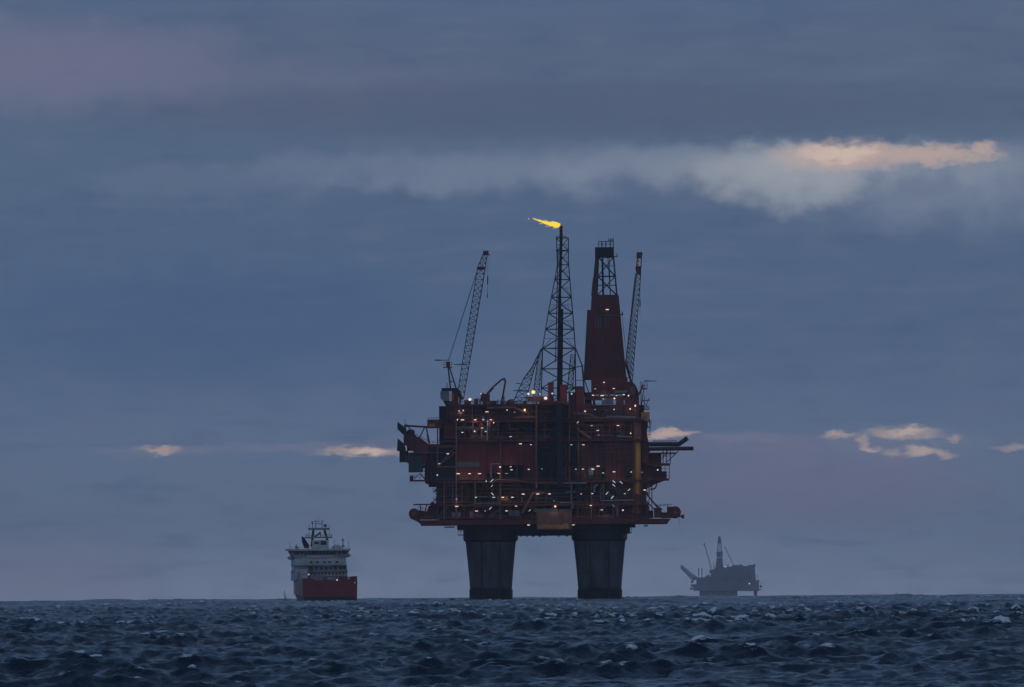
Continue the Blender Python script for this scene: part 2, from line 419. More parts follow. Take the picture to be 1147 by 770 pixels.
def leg(top, mid, base):
    (xa, xb, yt), (xc, xd, ym), (xe, xf, yb) = top, mid, base
    cx = F.p((xe+xf)/2, yb)[0]; cy = 16
    z_t = F.p((xa+xb)/2, yt)[1]; z_m = F.p((xc+xd)/2, ym)[1]
    z_s = F.p((xe+xf)/2, 660.5)[1]
    rt, rm, rb = (xb-xa)/2*F.m, (xd-xc)/2*F.m, (xf-xe)/2*F.m
    b = MB(); prof = []
    for i in range(13):
        t = i/12; prof.append((rb+(rm-rb)*t**1.15, z_s+(z_m-z_s)*t))
    b.turn(prof, cx, cy, 48)
    o = b.build('concrete_leg', CONC, rig)
    for p in o.data.polygons: p.use_smooth = len(p.vertices) == 4
    b = MB(); b.turn([(rb+.35, -30), (rb+.35, z_s-.05), (rb+.02, z_s)], cx, cy, 48); b.build('marine_growth', WET, o)
    b = MB(); b.turn([(rm+.1, z_m), (rt, z_m+.9), (rt, z_t)], cx, cy, 40); b.build('collar', NAVY, o)
    b = MB()
    for a in (R(250), R(290)):     # riser pipes clamped to the leg
        b.bar((cx+(rb+1.0)*math.cos(a), cy+(rb+1.0)*math.sin(a), -12), (cx+(rm+1.0)*math.cos(a), cy+(rm+1.0)*math.sin(a), z_m), .35, 8)
    b.build('riser_pipe', NAVY, o)
    b = MB()                      # pour joints
    for i in range(1, 9):
        t = i/9; r = rb+(rm-rb)*t**1.15; z = z_s+(z_m-z_s)*t
        b.turn([(r+.06, z-.12), (r+.06, z+.12)], cx, cy, 48)
    b.build('pour_joint', CONC, o)
leg((518.5, 580, 586), (521, 577.5, 607), (526.5, 573.5, 672))
leg((640.3, 703, 586), (642.3, 700.5, 606), (648, 696.5, 671))

# -- decks
DECKS = [(503, 640, 452.6, 'upper deck'), (505, 722, 470.5, ''), (497, 724, 492.5, ''), (489, 727, 538.5, ''), (489, 727, 564.5, '')]
def part(name, mat, mb, parent=None, **kw): return mb.build(name, mat, parent or rig, **kw)
for x0, x1, y, _ in DECKS:
    b = MB(); px_box(b, x0, y, x1, y+2.2, 0, 58)
    part('deck', DRED, b)
    b = MB(); b.rail(P(x0, y, .3), P(x1, y, .3), 1.2, 2.0, .07); part('railing', BRN, b)
# cellar deck and its deep girders
b = MB(); px_box(b, 471, 582, 748, 587.6, -1.5, 60); px_box(b, 469, 583, 471, 586, 0, 50)
o = part('cellar_deck', DRED, b)
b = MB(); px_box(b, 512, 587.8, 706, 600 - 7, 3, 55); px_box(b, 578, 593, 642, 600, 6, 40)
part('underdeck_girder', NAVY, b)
b = MB(); b.rail(P(471, 582, -1.2), P(600, 581, -1.2), 1.3, 2, .08); b.rail(P(642, 581, -1.2), P(748, 581, -1.2), 1.3, 2, .08); part('railing', BRN, b)
for x in range(480, 745, 9): b = MB(); px_box(b, x, 582.6, x+.7, 587.2, -1.9, -1.5); part('deck_stiffener', DRED, b)
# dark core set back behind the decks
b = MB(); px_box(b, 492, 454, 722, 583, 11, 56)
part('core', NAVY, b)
# -- wall modules in red and dark red: (x0,y0,x1,y1,front,material)
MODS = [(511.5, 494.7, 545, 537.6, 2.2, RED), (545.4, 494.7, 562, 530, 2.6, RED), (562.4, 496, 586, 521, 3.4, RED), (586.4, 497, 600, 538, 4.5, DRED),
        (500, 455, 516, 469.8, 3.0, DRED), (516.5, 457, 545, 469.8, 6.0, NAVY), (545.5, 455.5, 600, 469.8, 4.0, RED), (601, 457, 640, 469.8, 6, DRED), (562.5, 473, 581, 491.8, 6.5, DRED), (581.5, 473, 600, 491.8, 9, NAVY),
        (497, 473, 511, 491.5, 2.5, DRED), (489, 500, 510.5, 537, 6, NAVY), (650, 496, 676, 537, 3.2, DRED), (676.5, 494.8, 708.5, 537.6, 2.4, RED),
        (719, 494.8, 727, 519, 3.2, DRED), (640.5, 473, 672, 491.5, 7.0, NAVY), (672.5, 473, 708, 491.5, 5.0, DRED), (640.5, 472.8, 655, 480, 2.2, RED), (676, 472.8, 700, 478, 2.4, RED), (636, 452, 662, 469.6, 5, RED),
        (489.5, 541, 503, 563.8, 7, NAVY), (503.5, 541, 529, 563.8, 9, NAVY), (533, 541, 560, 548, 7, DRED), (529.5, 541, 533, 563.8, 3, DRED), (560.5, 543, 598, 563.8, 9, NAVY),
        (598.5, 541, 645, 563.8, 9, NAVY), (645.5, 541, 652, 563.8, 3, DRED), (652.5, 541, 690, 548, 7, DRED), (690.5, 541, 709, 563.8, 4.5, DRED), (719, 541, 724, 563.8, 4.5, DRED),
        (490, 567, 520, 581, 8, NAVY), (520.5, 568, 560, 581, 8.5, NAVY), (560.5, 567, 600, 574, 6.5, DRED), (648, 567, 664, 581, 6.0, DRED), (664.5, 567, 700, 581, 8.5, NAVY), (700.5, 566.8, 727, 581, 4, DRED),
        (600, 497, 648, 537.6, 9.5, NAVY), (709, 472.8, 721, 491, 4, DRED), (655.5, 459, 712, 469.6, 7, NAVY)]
for x0, y0, x1, y1, d, m in MODS:
    b = MB(); px_box(b, x0, y0, x1, y1, d, 11.5)
    x = x0+1.2
    while x < x1-1 and m is not NAVY:
        px_box(b, x, y0+.6, x+.35, y1-.6, d-.22, d); x += 3.1+rng.random()*.5
    part('wall_module', m, b)
# -- upper deck clutter behind the rails
CL = [(627.5, 431.5, 635.5, 469, 8, RED), (645.5, 433.5, 654.5, 462, 6, RED), (614, 429, 620.5, 456, 9, RED), (520, 449, 527.5, 453, 8, DRED), (531, 447.5, 535.5, 453, 12, NAVY),
      (549, 449.5, 556, 453, 12, NAVY), (566, 450, 574, 453, 14, DRED), (590.5, 445, 616, 449.5, 5, DRED), (637, 440, 645, 456, 10, DRED), (655, 440, 663, 460, 12, DRED),
      (604, 449.5, 627, 458, 7, DRED), (655.5, 444, 712, 448, 6, DRED), (700, 446, 716, 470, 5, DRED), (706, 433, 712, 446, 9, BRN), (699, 429, 706.5, 441, 10, DRED)]
for x0, y0, x1, y1, d, m in CL:
    b = MB(); px_box(b, x0, y0, x1, y1, d, d+9)
    px_box(b, x0-.4, y0-.9, x1+.4, y0-.1, d-.3, d+9.3)
    part('deck_house', m, b)
# -- open trusses and scaffold frames across the front
def frame(x0, y0, x1, y1, nx, d, r, mat, diag=True, name='truss'):
    b = MB()
    for y in (y0, y1): px_bar(b, (x0, y), (x1, y), d, r)
    for i in range(nx+1):
        x = x0+(x1-x0)*i/nx; px_bar(b, (x, y0), (x, y1), d, r)
        if i < nx and diag:
            xn = x0+(x1-x0)*(i+1)/nx
            px_bar(b, (x, y0 if i % 2 else y1), (xn, y1 if i % 2 else y0), d, r*.8)
    return part(name, mat, b)
frame(511, 472.8, 558, 491.8, 5, 1.0, .28, BRN)
frame(511, 481, 556, 481.5, 4, 1.2, .3, GREY, False)
frame(490, 500.5, 510.5, 523, 1, .6, .42, BRN)
frame(601, 472.8, 640, 537, 2, 3.0, .26, LAT)
frame(608, 458, 636, 497, 1, 2.0, .3, LAT)
frame(604, 497, 650, 522, 4, 1.6, .2, LAT)
frame(640, 497, 676, 523, 2, 1.4, .24, DRED)
frame(560, 493, 598, 538, 2, 1.6, .3, DRED)
frame(602, 541, 648, 563, 4, 1.4, .25, LAT)
frame(489, 541, 533, 563, 4, 1.0, .26, DRED)
frame(652, 541, 709, 563.5, 5, 1.2, .24, LAT)
frame(520, 567, 600, 581, 8, 1.0, .22, DRED)
frame(645, 567, 727, 581, 8, 1.0, .22, DRED)
frame(500, 455, 600, 470, 14, .8, .2, DRED); frame(655, 459, 712, 470, 7, 1.0, .2, BRN); frame(562, 473, 600, 492, 4, 1.0, .2, LAT)
frame(533, 541, 600, 563.5, 7, 1.0, .2, DRED); frame(490, 567, 520, 581, 3, .8, .2, BRN); frame(676, 495, 709, 507, 4, 1.4, .2, BRN, False); frame(515, 530, 560, 537.6, 5, 1.0, .16, BRN, False)
frame(490, 548, 600, 556, 16, 2.0, .14, BRN, False); frame(645, 548, 709, 556, 9, 2.0, .14, LAT, False); frame(640, 476, 708, 484, 8, 1.6, .16, BRN, False)
frame(719, 541, 727, 563, 1, 1.0, .25, BRN); frame(476, 508, 490, 538, 2, 4.6, .28, DRED)
b = MB()      # feet of the flare tower running down the face of the decks
for (xa, ya), (xb, yb) in (((606, 452), (602, 540)), ((645, 452), (648, 540)), ((606, 452), (626, 497)), ((645, 452), (626, 497)), ((626, 497), (603, 540)), ((626, 497), (647, 540)), ((604, 497), (647, 497)), ((605, 475), (646, 475)), ((616, 475), (636, 475)), ((603, 520), (648, 520)), ((604, 497), (614, 520)), ((647, 497), (638, 520)), ((621, 452), (620, 545)), ((631.5, 452), (631, 545))):
    px_bar(b, (xa, ya), (xb, yb), -.9, .3)
px_box(b, 623.4, 452, 629.6, 545, -1.2, .2)
part('tower_foot', NAVY, b)
# tall posts
b = MB()
for (x, ya, yb, r, d) in ((601, 449, 547, .55, .4), (637.8, 452, 541, .42, .4), (647.5, 470, 541, .4, .8), (511, 470, 582, .45, .3), (560.5, 492, 582, .3, .6), (640, 541, 582, .35, .4), (662.5, 541, 582, .3, .5), (497.5, 541, 582, .35, .3), (550, 520, 536, .4, .8)):
    px_bar(b, (x, ya), (x, yb), d, r, 6)
part('support_post', BRN, b)
# big conduits running over the front
def pipe(pts, r, mat, d=.2, name='pipe'):
    b = MB(); b.path([P(x, y, d) for x, y in pts], r, 8); part(name, mat, b, smooth=False)
pipe([(585, 575), (597, 552), (610, 552)], .55, BRN)
pipe([(645, 480), (655, 487), (662, 491.5)], .75, BRN, .6)
pipe([(549.8, 534), (549.8, 520), (560, 519.5)], .35, PALE)
pipe([(533, 540), (552, 541), (556, 537.5), (579, 538.2), (592, 541), (620, 541.5), (633, 541.5)], .28, BRN)
pipe([(546, 557), (533, 557), (545, 556.5)], .2, PALE)
pipe([(620, 541.6), (657, 541.4)], .45, PALE)
pipe([(672.5, 561), (710, 560.5)], .28, PALE)
pipe([(627, 563.3), (641, 563.2), (641.5, 570)], .3, PALE)
pipe([(665.5, 552), (666, 545), (669.5, 543)], .4, PALE)
pipe([(672.5, 560), (672.5, 547)], .3, GREY)
pipe([(530, 564.2), (560, 564)], .3, GREY)
pipe([(549, 580), (555, 573), (560, 572.4)], .3, BRN)
pipe([(633, 551.5), (645, 551.5)], .4, GREY); pipe([(640, 552), (640, 562)], .4, GREY)
pipe([(541, 470), (541, 466.5)], .6, PALE); pipe([(546, 494), (546, 470)], .35, PALE)
pipe([(691, 489), (700, 489.5), (708, 490)], .5, GREY); pipe([(679, 467.5), (692, 467.4), (712, 468.5)], .7, GREY)
pipe([(655, 468), (684, 468.5)], .5, BRN)
pipe([(640, 463), (660, 464.5), (668, 468)], .6, BRN)
pipe([(576, 468), (600, 467.5)], .4, BRN); pipe([(545, 457), (575, 456.5), (590, 462)], .5, BRN)
# random runs of small pipe, cable tray, ladders, vessels on each level
LEV = [(456, 470, 502, 640), (473, 492, 512, 708), (497, 538, 600, 710), (541, 564, 490, 708), (567, 581, 490, 727)]
for ya, yb, xa, xb in LEV:
    for kind, mat, n in (('pipework', DRED, 11), ('pipework', rng.choice([GREY, LAT, BRN]), 9), ('cable_tray', BRN, 13), ('small_pipework', DRED, 40), ('small_pipework', BRN, 34), ('small_pipework', LAT, 26)):
        one = not kind.startswith('small'); b = MB()
        for _ in range(n):
            if one: b = MB()
            x = rng.uniform(xa, xb); y = rng.uniform(ya, yb); d = rng.uniform(.4, 5.0); r = rng.uniform(.16, .34) if one else rng.uniform(.08, .17)
            t = rng.random()
            if t < .45: px_bar(b, (x, y), (min(xb, x+rng.uniform(6, 34)), y), d, r, 5)
            elif t < .75: px_bar(b, (x, ya), (x, yb), d, r, 5)
            elif t < .9: px_bar(b, (x, y), (min(xb, x+rng.uniform(3, 12)), min(yb, y+rng.uniform(3, 14))), d, r*.9, 5)
            else:
                w = rng.uniform(2, 6); b.path([P(x, ya, d), P(x, y, d), P(min(xb, x+w*2), y, d), P(min(xb, x+w*2), yb, d)], r, 5)
            if one: part(kind, mat, b)
        if not one: tag(part(kind, mat, b), kind='stuff')
    for mat, n in ((DRED, 8), (TEAL, 3), (GREY, 4), (NAVY, 5)):
        for _ in range(n):
            b = MB()
            x = rng.uniform(xa, xb-8); w = rng.uniform(1.5, 7); h = rng.uniform(1.5, (yb-ya)*.42); d = rng.uniform(1, 5)
            if rng.random() < .3:
                c = P(x, yb-h/2-.3, d+1); b.bar(c, (c[0]+w*F.m, c[1], c[2]), h*.5*F.m, 10)
            else: px_box(b, x, yb-h, x+w, yb-.2, d, d+3)
            part('equipment', mat, b)
# pale equipment noticed on the decks
for x0, y0, x1, y1, m in ((506, 574, 516, 579.5, PALE), (570, 572, 582, 578, GREY), (512, 517.5, 538, 523, GREY), (598, 570, 625, 573.5, GREY), (626, 570.5, 640, 573.5, GREY),
                          (674, 446.5, 687, 453.5, PALE), (512, 478, 530, 480, GREY), (690, 564, 693, 578, GREY), (526, 573, 530, 580, GREY), (557, 556, 569, 561, BRN)):
    b = MB(); px_box(b, x0, y0, x1, y1, .8, 4); x = x0+1
    while x < x1-.6: px_box(b, x, y0+.4, x+.5, y1-.4, .66, .8); x += 1.7
    part('equipment_skid', m, b)
# name board: red panel with worn yellow lettering band along its foot
b = MB(); px_box(b, 601, 573.5, 640.5, 593.4, -3.0, -2.4); nb = part('name_board', BRN, b)
b = MB()
for i in range(15):
    x = 603.2+i*1.55; px_box(b, x, 588.6-rng.random()*1.2, x+.95, 592.3, -3.12, -3.0)
px_box(b, 625.5, 588.4, 637, 592.4, -3.12, -3.0); px_poly(b, [(630, 588.3), (632.5, 586.2), (635, 586.4), (636.5, 588.3)], -3.12, -3.0)
b.build('lettering', YEL, nb)
b = MB()
for x in (605, 613, 621, 629, 637): px_box(b, x, 575, x+.5, 587, -3.2, -3.0)
b.build('stiffener', BRN, nb)

# -- left side: outrigger deck, wind walls, round vessels
b = MB(); px_poly(b, [(476, 500), (512, 498), (512, 582), (489, 582), (489, 545), (476, 541)], 5, 40); part('side_module', NAVY, b)
b = MB(); px_poly(b, [(456, 486), (470, 490), (480, 497.5), (512, 497.5), (512, 501), (480, 501), (478, 520), (470, 520), (463, 506), (452, 497), (452, 488)], 4, 24); part('side_frame', DRED, b)
for pts in ([(445.3, 472.6), (454.8, 480), (455.4, 488.5), (451, 486.5), (444.9, 480.5)], [(445.3, 491), (453, 497.6), (455, 506), (444.6, 505)], [(495, 462.6), (501, 468.6), (500, 477), (494.3, 476)]):
    b = MB(); px_poly(b, pts, 2, 12); part('wind_wall', NAVY, b)
b = MB(); c0 = P(460, 505, 7); c1 = P(460, 483, 7); b.bar(c0, c1, 4.4*F.m, 20); b.ball(c1, 4.4*F.m, 20, 6, 1, 1, .5); part('round_vessel', TEAL, b)
b = MB(); px_box(b, 457.5, 507, 473.5, 529, 3.5, 18); px_box(b, 447.2, 505, 457, 517.5, 8, 22); part('side_cabin', TEAL, b)
b = MB(); px_box(b, 478.5, 470, 495, 479.6, 3, 12); sb = part('side_house', DRED, b)
b = MB()
for i in range(3): px_box(b, 481+i*2.3, 474.6, 482.4+i*2.3, 478.2, 2.88, 3.0)
b.build('marking', YEL, sb)
b = MB()
px_bar(b, (453.4, 477), (480, 478.4), 4, .65); px_bar(b, (454.6, 475), (466, 489), 4, .35); px_bar(b, (475.5, 479), (470, 490), 4, .42); px_bar(b, (477.4, 479), (481.2, 497), 4, .45)
px_bar(b, (490, 479.5), (490, 500), 4, .4); px_bar(b, (453.4, 469), (453.4, 477), 4, .14); px_bar(b, (478, 487), (480, 497), 6, .2)
px_bar(b, (453, 476), (455, 486), 4, .6); px_bar(b, (455, 486), (462, 499), 3.5, .5); px_bar(b, (468, 502), (486, 521), 3, .45); px_bar(b, (451, 500), (457, 519), 3, .5)
part('side_truss', DRED, b)
b = MB(); px_box(b, 459.5, 506.6, 511, 507.8, 2, 4); b.rail(P(480, 497.6, 3), P(510, 497.4, 3), 1.3, 2, .1); px_bar(b, (509, 508), (492, 521), 2, .4); part('side_walkway', BRN, b)
b = MB(); b.rail(P(466, 489, 3), P(481, 497, 3), 1.2, 1.5, .1); b.rail(P(492, 479, 4), P(500, 479, 4), 1.2, 1.5, .1); b.rail(P(480, 470, 3), P(494, 470, 3), 1.0, 1.5, .08); b.rail(P(491, 495, 4), P(498, 494.6, 4), 1.2, 1.2, .1)
part('side_railing', LAT, b)
b = MB(); px_box(b, 458.8, 537.6, 477, 539.4, 5, 12); b.rail(P(459, 537.6, 5), P(476, 537.4, 5), 2.3, 2, .13); px_bar(b, (469, 531), (464, 536.5), 5, .2); px_bar(b, (470, 530), (476, 537), 5, .35); px_box(b, 459, 533, 463, 538, 6, 9)
part('escape_platform', DRED, b)
b = MB(); px_box(b, 480, 541, 489, 545.5, 6, 14); px_box(b, 488.5, 553, 492.5, 557, 4, 9); b.rail(P(484, 545, 6), P(489, 545, 6)); px_bar(b, (492, 557), (487.5, 566), 4, .3); px_bar(b, (489, 553), (488.5, 567), 4, .2); part('ladder_landing', LAT, b)
# lower left: hose reel, launch arm and machinery
def reel(x, y, rx, ry, d=6):
    b = MB(); c = F.p(x, y)
    n = 24; prof = [(c[0]+rx*F.m*math.cos(2*math.pi*i/n), c[1]+ry*F.m*math.sin(2*math.pi*i/n)) for i in range(n)]
    b.prism(prof, d, d+5); b.prism([(c[0]+(q[0]-c[0])*1.08, c[1]+(q[1]-c[1])*1.08) for q in prof], d-.5, d)
    o = part('hose_reel', DRED, b)
    b = MB()
    for i in range(6):
        a = math.pi*i/3; b.bar((c[0], d-.6, c[1]), (c[0]+rx*.98*F.m*math.cos(a), d-.6, c[1]+ry*.98*F.m*math.sin(a)), .16)
    b.bar((c[0], d-.9, c[1]), (c[0], d-.4, c[1]), .8, 10); b.build('hub', BRN, o)
reel(463.6, 575.6, 5.4, 5.6)
b = MB(); px_poly(b, [(466, 571), (478, 573), (480, 567), (486, 565), (497, 562), (500, 582), (470, 582), (463, 580)], 7, 26); px_poly(b, [(458, 580), (470, 580), (471, 586.5), (468.5, 585)], 2, 14); part('winch_housing', DRED, b)
b = MB(); px_bar(b, (463.5, 565.3), (487, 565), 5, .45); px_bar(b, (471, 565), (471, 572), 5, .35); px_bar(b, (478, 565), (476, 573), 5, .35); px_bar(b, (463.5, 564.5), (463.5, 566.5), 5, .3)
c = P(484.5, 564.6, 5); b.ball(c, 1.1, 10, 6); px_bar(b, (487, 568), (491, 560), 5, .3); b.rail(P(468, 571, 6.5), P(478, 573, 6.5), 1.4, 1.6, .1); part('launch_davit', DRED, b)
# hanging walkways under the deck
for x0, x1, y0, y1 in ((498, 509, 588.5, 591.4), (513, 519.5, 591, 600), (700.5, 707.5, 590, 597.5), (721.5, 725.6, 587.6, 590)):
    b = MB(); cx = (x0+x1)/2; px_box(b, x0, y1-1, x1, y1, 2, 5)
    for x in (x0, cx, x1): px_bar(b, (x, 587), (x, y1), 2.2, .14)
    px_bar(b, (x0, (y0+y1)/2), (x1, (y0+y1)/2), 2.2, .12); part('underdeck_walkway', LAT, b)
b = MB()
for x in (583, 589.5, 596, 603, 609, 625, 634): b2 = MB(); px_box(b2, x, 599.8, x+rng.uniform(1.2, 3.2), 600.6+rng.random()*1.6, 8, 12); part('underdeck_fitting', NAVY, b2)
px_box(b, 699, 587, 712, 591, 8, 20); px_box(b, 697, 592, 706, 598, 9, 14)
part('leg_landing', LAT, b)

# -- right side: yellow crane pedestal, exhaust ducts, landings
b = MB(); px_poly(b, [(700, 470), (722, 470), (725, 486), (728, 504), (728, 519), (732, 519), (732, 540), (724, 548), (722, 566), (722, 582), (700, 582)], 6, 50); part('side_module', DRED, b)
b = MB(); x0, z = F.p(714.2, 522)
b.turn([(3.7*F.m, F.p(714.2, 576)[1]), (3.7*F.m, F.p(714.2, 488.5)[1])], x0, 2.6, 28); ped = part('crane_pedestal', YEL, b)
for p in ped.data.polygons: p.use_smooth = len(p.vertices) == 4
b = MB(); b.turn([(4.6*F.m, F.p(714.2, 489)[1]), (4.6*F.m, F.p(714.2, 486.4)[1]), (4.3*F.m, F.p(714.2, 478)[1]), (4.9*F.m, F.p(714.2, 472)[1])], x0, 2.6, 24); b.build('collar', BRN, ped)
b = MB(); b.turn([(3.75*F.m, F.p(714.2, 562.5)[1]), (4.6*F.m, F.p(714.2, 561)[1]), (4.6*F.m, F.p(714.2, 555)[1]), (3.75*F.m, F.p(714.2, 553.6)[1])], x0, 2.6, 24); b.build('clamp', DRED, ped)
b = MB(); px_bar(b, (709.2, 490), (709.2, 575), 1.2, .28, 6); px_bar(b, (710.6, 490), (710.6, 575), .9, .2, 6); b.build('ladder', BRN, ped)
def duct(pts, r, d):
    b = MB(); b.path([P(x, y, d) for x, y in pts], r, 14); o = part('exhaust_duct', LAT, b)
    b = MB()
    for (xa, ya), (xb, yb) in zip(pts, pts[1:]):
        n = max(2, int(abs(xb-xa)/7))
        for i in range(1, n):
            a = P(xa+(xb-xa)*i/n, ya+(yb-ya)*i/n, d); c = P(xa+(xb-xa)*(i+.09)/n, ya+(yb-ya)*(i+.09)/n, d); b.bar(a, c, r*1.09, 14)
    b.build('clamp_ring', BRN, o)
duct([(724, 497.6), (760.5, 497.6), (770.5, 490.6)], 2.5*F.m, 8)
duct([(726, 503), (777, 502.4)], 2.2*F.m, 4)
b = MB()
px_box(b, 725, 507, 757, 508.6, 3, 12); px_bar(b, (760, 505.5), (746, 518.6), 4, .3); px_bar(b, (748, 505), (742, 514), 4, .25)
for x in (743, 746.5, 751): px_bar(b, (x, 505), (x, 519), 5, .3)
b.rail(P(732, 495.4, 5), P(758, 495.2, 5), .7, 2, .12)
part('duct_support', DRED, b)
b = MB()
px_box(b, 724, 519, 750.8, 521.6, 3, 16); px_box(b, 724, 536, 749.6, 538.4, 3, 16); px_poly(b, [(724, 538.4), (745, 538.4), (735, 542), (724, 548)], 5, 14)
px_box(b, 726, 522, 741, 536, 7, 16); px_box(b, 727, 508, 741, 519, 6, 16); px_box(b, 741, 528, 747, 536, 8, 14)
part('side_landing', DRED, b)
b = MB()
for x in (741, 745, 750): px_bar(b, (x, 521), (x, 536.5), 3.2, .2)
for y in (525, 529, 533): px_bar(b, (740, y), (750, y), 3.2, .12)
b.path([P(735.6, 538, 4), P(735.6, 544, 4), P(733.5, 547.6, 4), P(728, 548.2, 4)], .32, 6); px_bar(b, (730.3, 543), (730.3, 573), 4, .28)
px_bar(b, (728, 546), (731, 544), 4, .2); b.rail(P(742, 513, 5), P(750, 512.6, 5), 1.2, 1.2, .1)
part('side_railing', LAT, b)
b = MB(); px_bar(b, (720, 548), (742.6, 576), 4, .5); px_bar(b, (722, 559), (734, 572), 4, .35); px_bar(b, (731, 562), (742, 571), 5, .3); part('boom_brace', DRED, b)
reel(756.5, 574, 6, 6.4)
b = MB(); px_box(b, 733, 569, 741, 580, 6, 14); px_box(b, 741, 574, 750, 580.5, 7, 16); px_box(b, 719, 572, 732, 580.5, 8, 20); px_poly(b, [(747.5, 567.6), (757, 567.6), (760, 571), (760, 577), (757, 580.4), (747.5, 580.4)], 5.4, 13); part('winch_housing', DRED, b)
b = MB(); px_box(b, 733, 570, 736.5, 577, 5.8, 6); px_box(b, 737.4, 572, 740, 577, 5.8, 6); part('access_hatch', BRN, b)
b = MB(); px_bar(b, (747, 578.8), (765.5, 578.4), 5, .5); px_bar(b, (765, 576.5), (765, 581), 5, .7, 8); px_bar(b, (761, 579), (761, 588), 5, .1); b.rail(P(736, 568, 6), P(752, 567, 6), 1.0, 1.5, .12); px_bar(b, (748, 567), (748, 579), 6, .3); px_poly(b, [(742, 582), (752, 581), (748, 586), (742, 587.5)], 4, 20); part('loading_boom', DRED, b)

# -- cranes
def boom(name, pa, pb, ta, tb, n, d, parent, mat):
    """latticed boom between chord feet pa,pb and chord heads ta,tb (photo), 3 m deep"""
    b = MB()
    B = [P(*pa, d-1.3), P(*pb, d-1.3), P(*pb, d+1.3), P(*pa, d+1.3)]
    T = [P(*ta, d-1.1), P(*tb, d-1.1), P(*tb, d+1.1), P(*ta, d+1.1)]
    b.lattice(B, T, n, .24, .12, True)
    return b.build(name, mat, parent)
# left crane
b = MB(); px_box(b, 503.5, 456, 511, 470, 5, 11); px_poly(b, [(501, 449.5), (513, 448), (512.5, 456), (503.5, 457)], 4, 12); px_box(b, 500, 455.6, 504, 457.4, 5, 9); px_box(b, 506, 436, 513.5, 448.5, 4.5, 11)
cr = part('crane', DRED, b)
b = MB(); px_poly(b, [(493, 438.5), (503, 438), (503, 448.6), (497, 449), (493.4, 446.5)], 3.6, 10); b.build('cab', PALE, cr)
b = MB(); px_box(b, 494.5, 434.6, 513.5, 438, 4, 11); px_box(b, 500.2, 429, 501, 435, 6, 7); b.build('cab_roof', NAVY, cr)
b = MB()
for i in range(4): px_bar(b, (502.6+i*1.7, 440.4), (502.6+i*1.7, 447.8), 3.5, .16); px_bar(b, (502.4, 440.6+i*2.3), (508.6, 440.6+i*2.3), 3.5, .16)
b.build('guard_grille', YEL, cr)
b = MB(); px_poly(b, [(496, 449), (503, 449), (503, 455.5), (499.5, 455)], 5, 8); px_bar(b, (497, 449), (500, 456), 4.5, .2); b.build('access_ladder', LAT, cr)
b = MB()
for d in (5, 9.5):
    px_bar(b, (501.4, 405.5), (504.6, 437), d, .5); px_bar(b, (503, 410), (511.5, 437), d, .45); px_bar(b, (504, 427), (509, 428), d, .25)
px_box(b, 499.6, 405, 504, 411, 5, 9.5); b.rail(P(497, 411.5, 5), P(506, 411.3, 5), 2.4, 1.4, .13); px_box(b, 496.6, 411, 506.4, 411.8, 4.6, 10)
b.build('a_frame', DRED, cr)
b = MB(); px_bar(b, (487, 403.7), (503, 403.2), 7, .22); px_bar(b, (487, 402.9), (494, 403), 7, .16); px_bar(b, (508.5, 408.2), (524, 408), 6, .26); px_bar(b, (515, 406.5), (515, 410), 6, .16); b.build('lamp_arm', LAT, cr)
bo = boom('boom', (513, 437), (519, 447), (534.8, 300), (543.4, 299.5), 22, 7, cr, LAT)
b = MB(); b.lattice([P(534.8, 300, 6), P(543.4, 299.5, 6), P(543.4, 299.5, 8), P(534.8, 300, 8)], [P(541, 284, 6.2), P(546, 283.5, 6.2), P(546, 283.5, 7.8), P(541, 284, 7.8)], 3, .24, .14); px_bar(b, (519.3, 446), (543.8, 299), 5.6, .26)
px_bar(b, (513, 437), (517, 448), 7, .9, 6); b.build('boom_head', DRED, cr)
b = MB(); px_box(b, 541, 281, 547.2, 285.4, 5.6, 8.4); px_box(b, 534.4, 298.4, 542.4, 302, 5.6, 8.4); px_bar(b, (546, 284), (548.6, 285.6), 7, .35); px_bar(b, (541, 280.5), (547, 280), 7, .1); b.build('sheave_block', DRED, cr)
b = MB()
for d in (6, 8):
    px_bar(b, (502.6, 404), (535.2, 301), d, .1); px_bar(b, (501.6, 404.4), (534.6, 302), d, .1)
b.build('pendant_cable', LAT, cr)
b = MB(); px_bar(b, (546.6, 286), (545.9, 333), 7, .09); px_bar(b, (546.3, 309), (546.1, 318), 7, .3, 6); px_bar(b, (545.9, 329), (545.9, 333), 7, .25, 6); b.build('hook_line', LAT, cr)
# right crane, beyond the derrick
b = MB(); px_poly(b, [(700, 428), (708, 426.5), (713, 432), (716, 440), (714, 470), (707, 472), (700, 440)], 14, 22)
cr = part('crane', DRED, b)
bo = boom('boom', (701.2, 406), (708.6, 428), (712.2, 306), (718.4, 305.6), 20, 17, cr, LAT)
b = MB(); px_bar(b, (701, 407), (713.5, 306), 15.4, .34); px_bar(b, (700.5, 404), (708, 429), 17, .6, 6); px_poly(b, [(712, 298), (718.8, 297), (718.6, 307), (713.5, 306.5)], 15.5, 18.5); px_box(b, 713.6, 281.5, 719.6, 288.5, 15.6, 18.4); px_bar(b, (714.4, 288), (713.4, 299), 16, .35); px_bar(b, (719, 288), (718.4, 299), 16, .35); px_bar(b, (719.4, 281), (719.8, 285), 17, .3); b.build('boom_head', DRED, cr)
b = MB(); px_box(b, 714.4, 289.6, 716.4, 293, 15.2, 16); px_box(b, 714, 294.5, 715.8, 297.5, 15.2, 16); b.build('sheave_guard', YEL, cr)
b = MB(); px_bar(b, (717.6, 307), (717.3, 352), 15, .09); px_bar(b, (717.4, 335), (717.4, 343), 15, .28, 6); b.build('hook_line', LAT, cr)
b = MB()
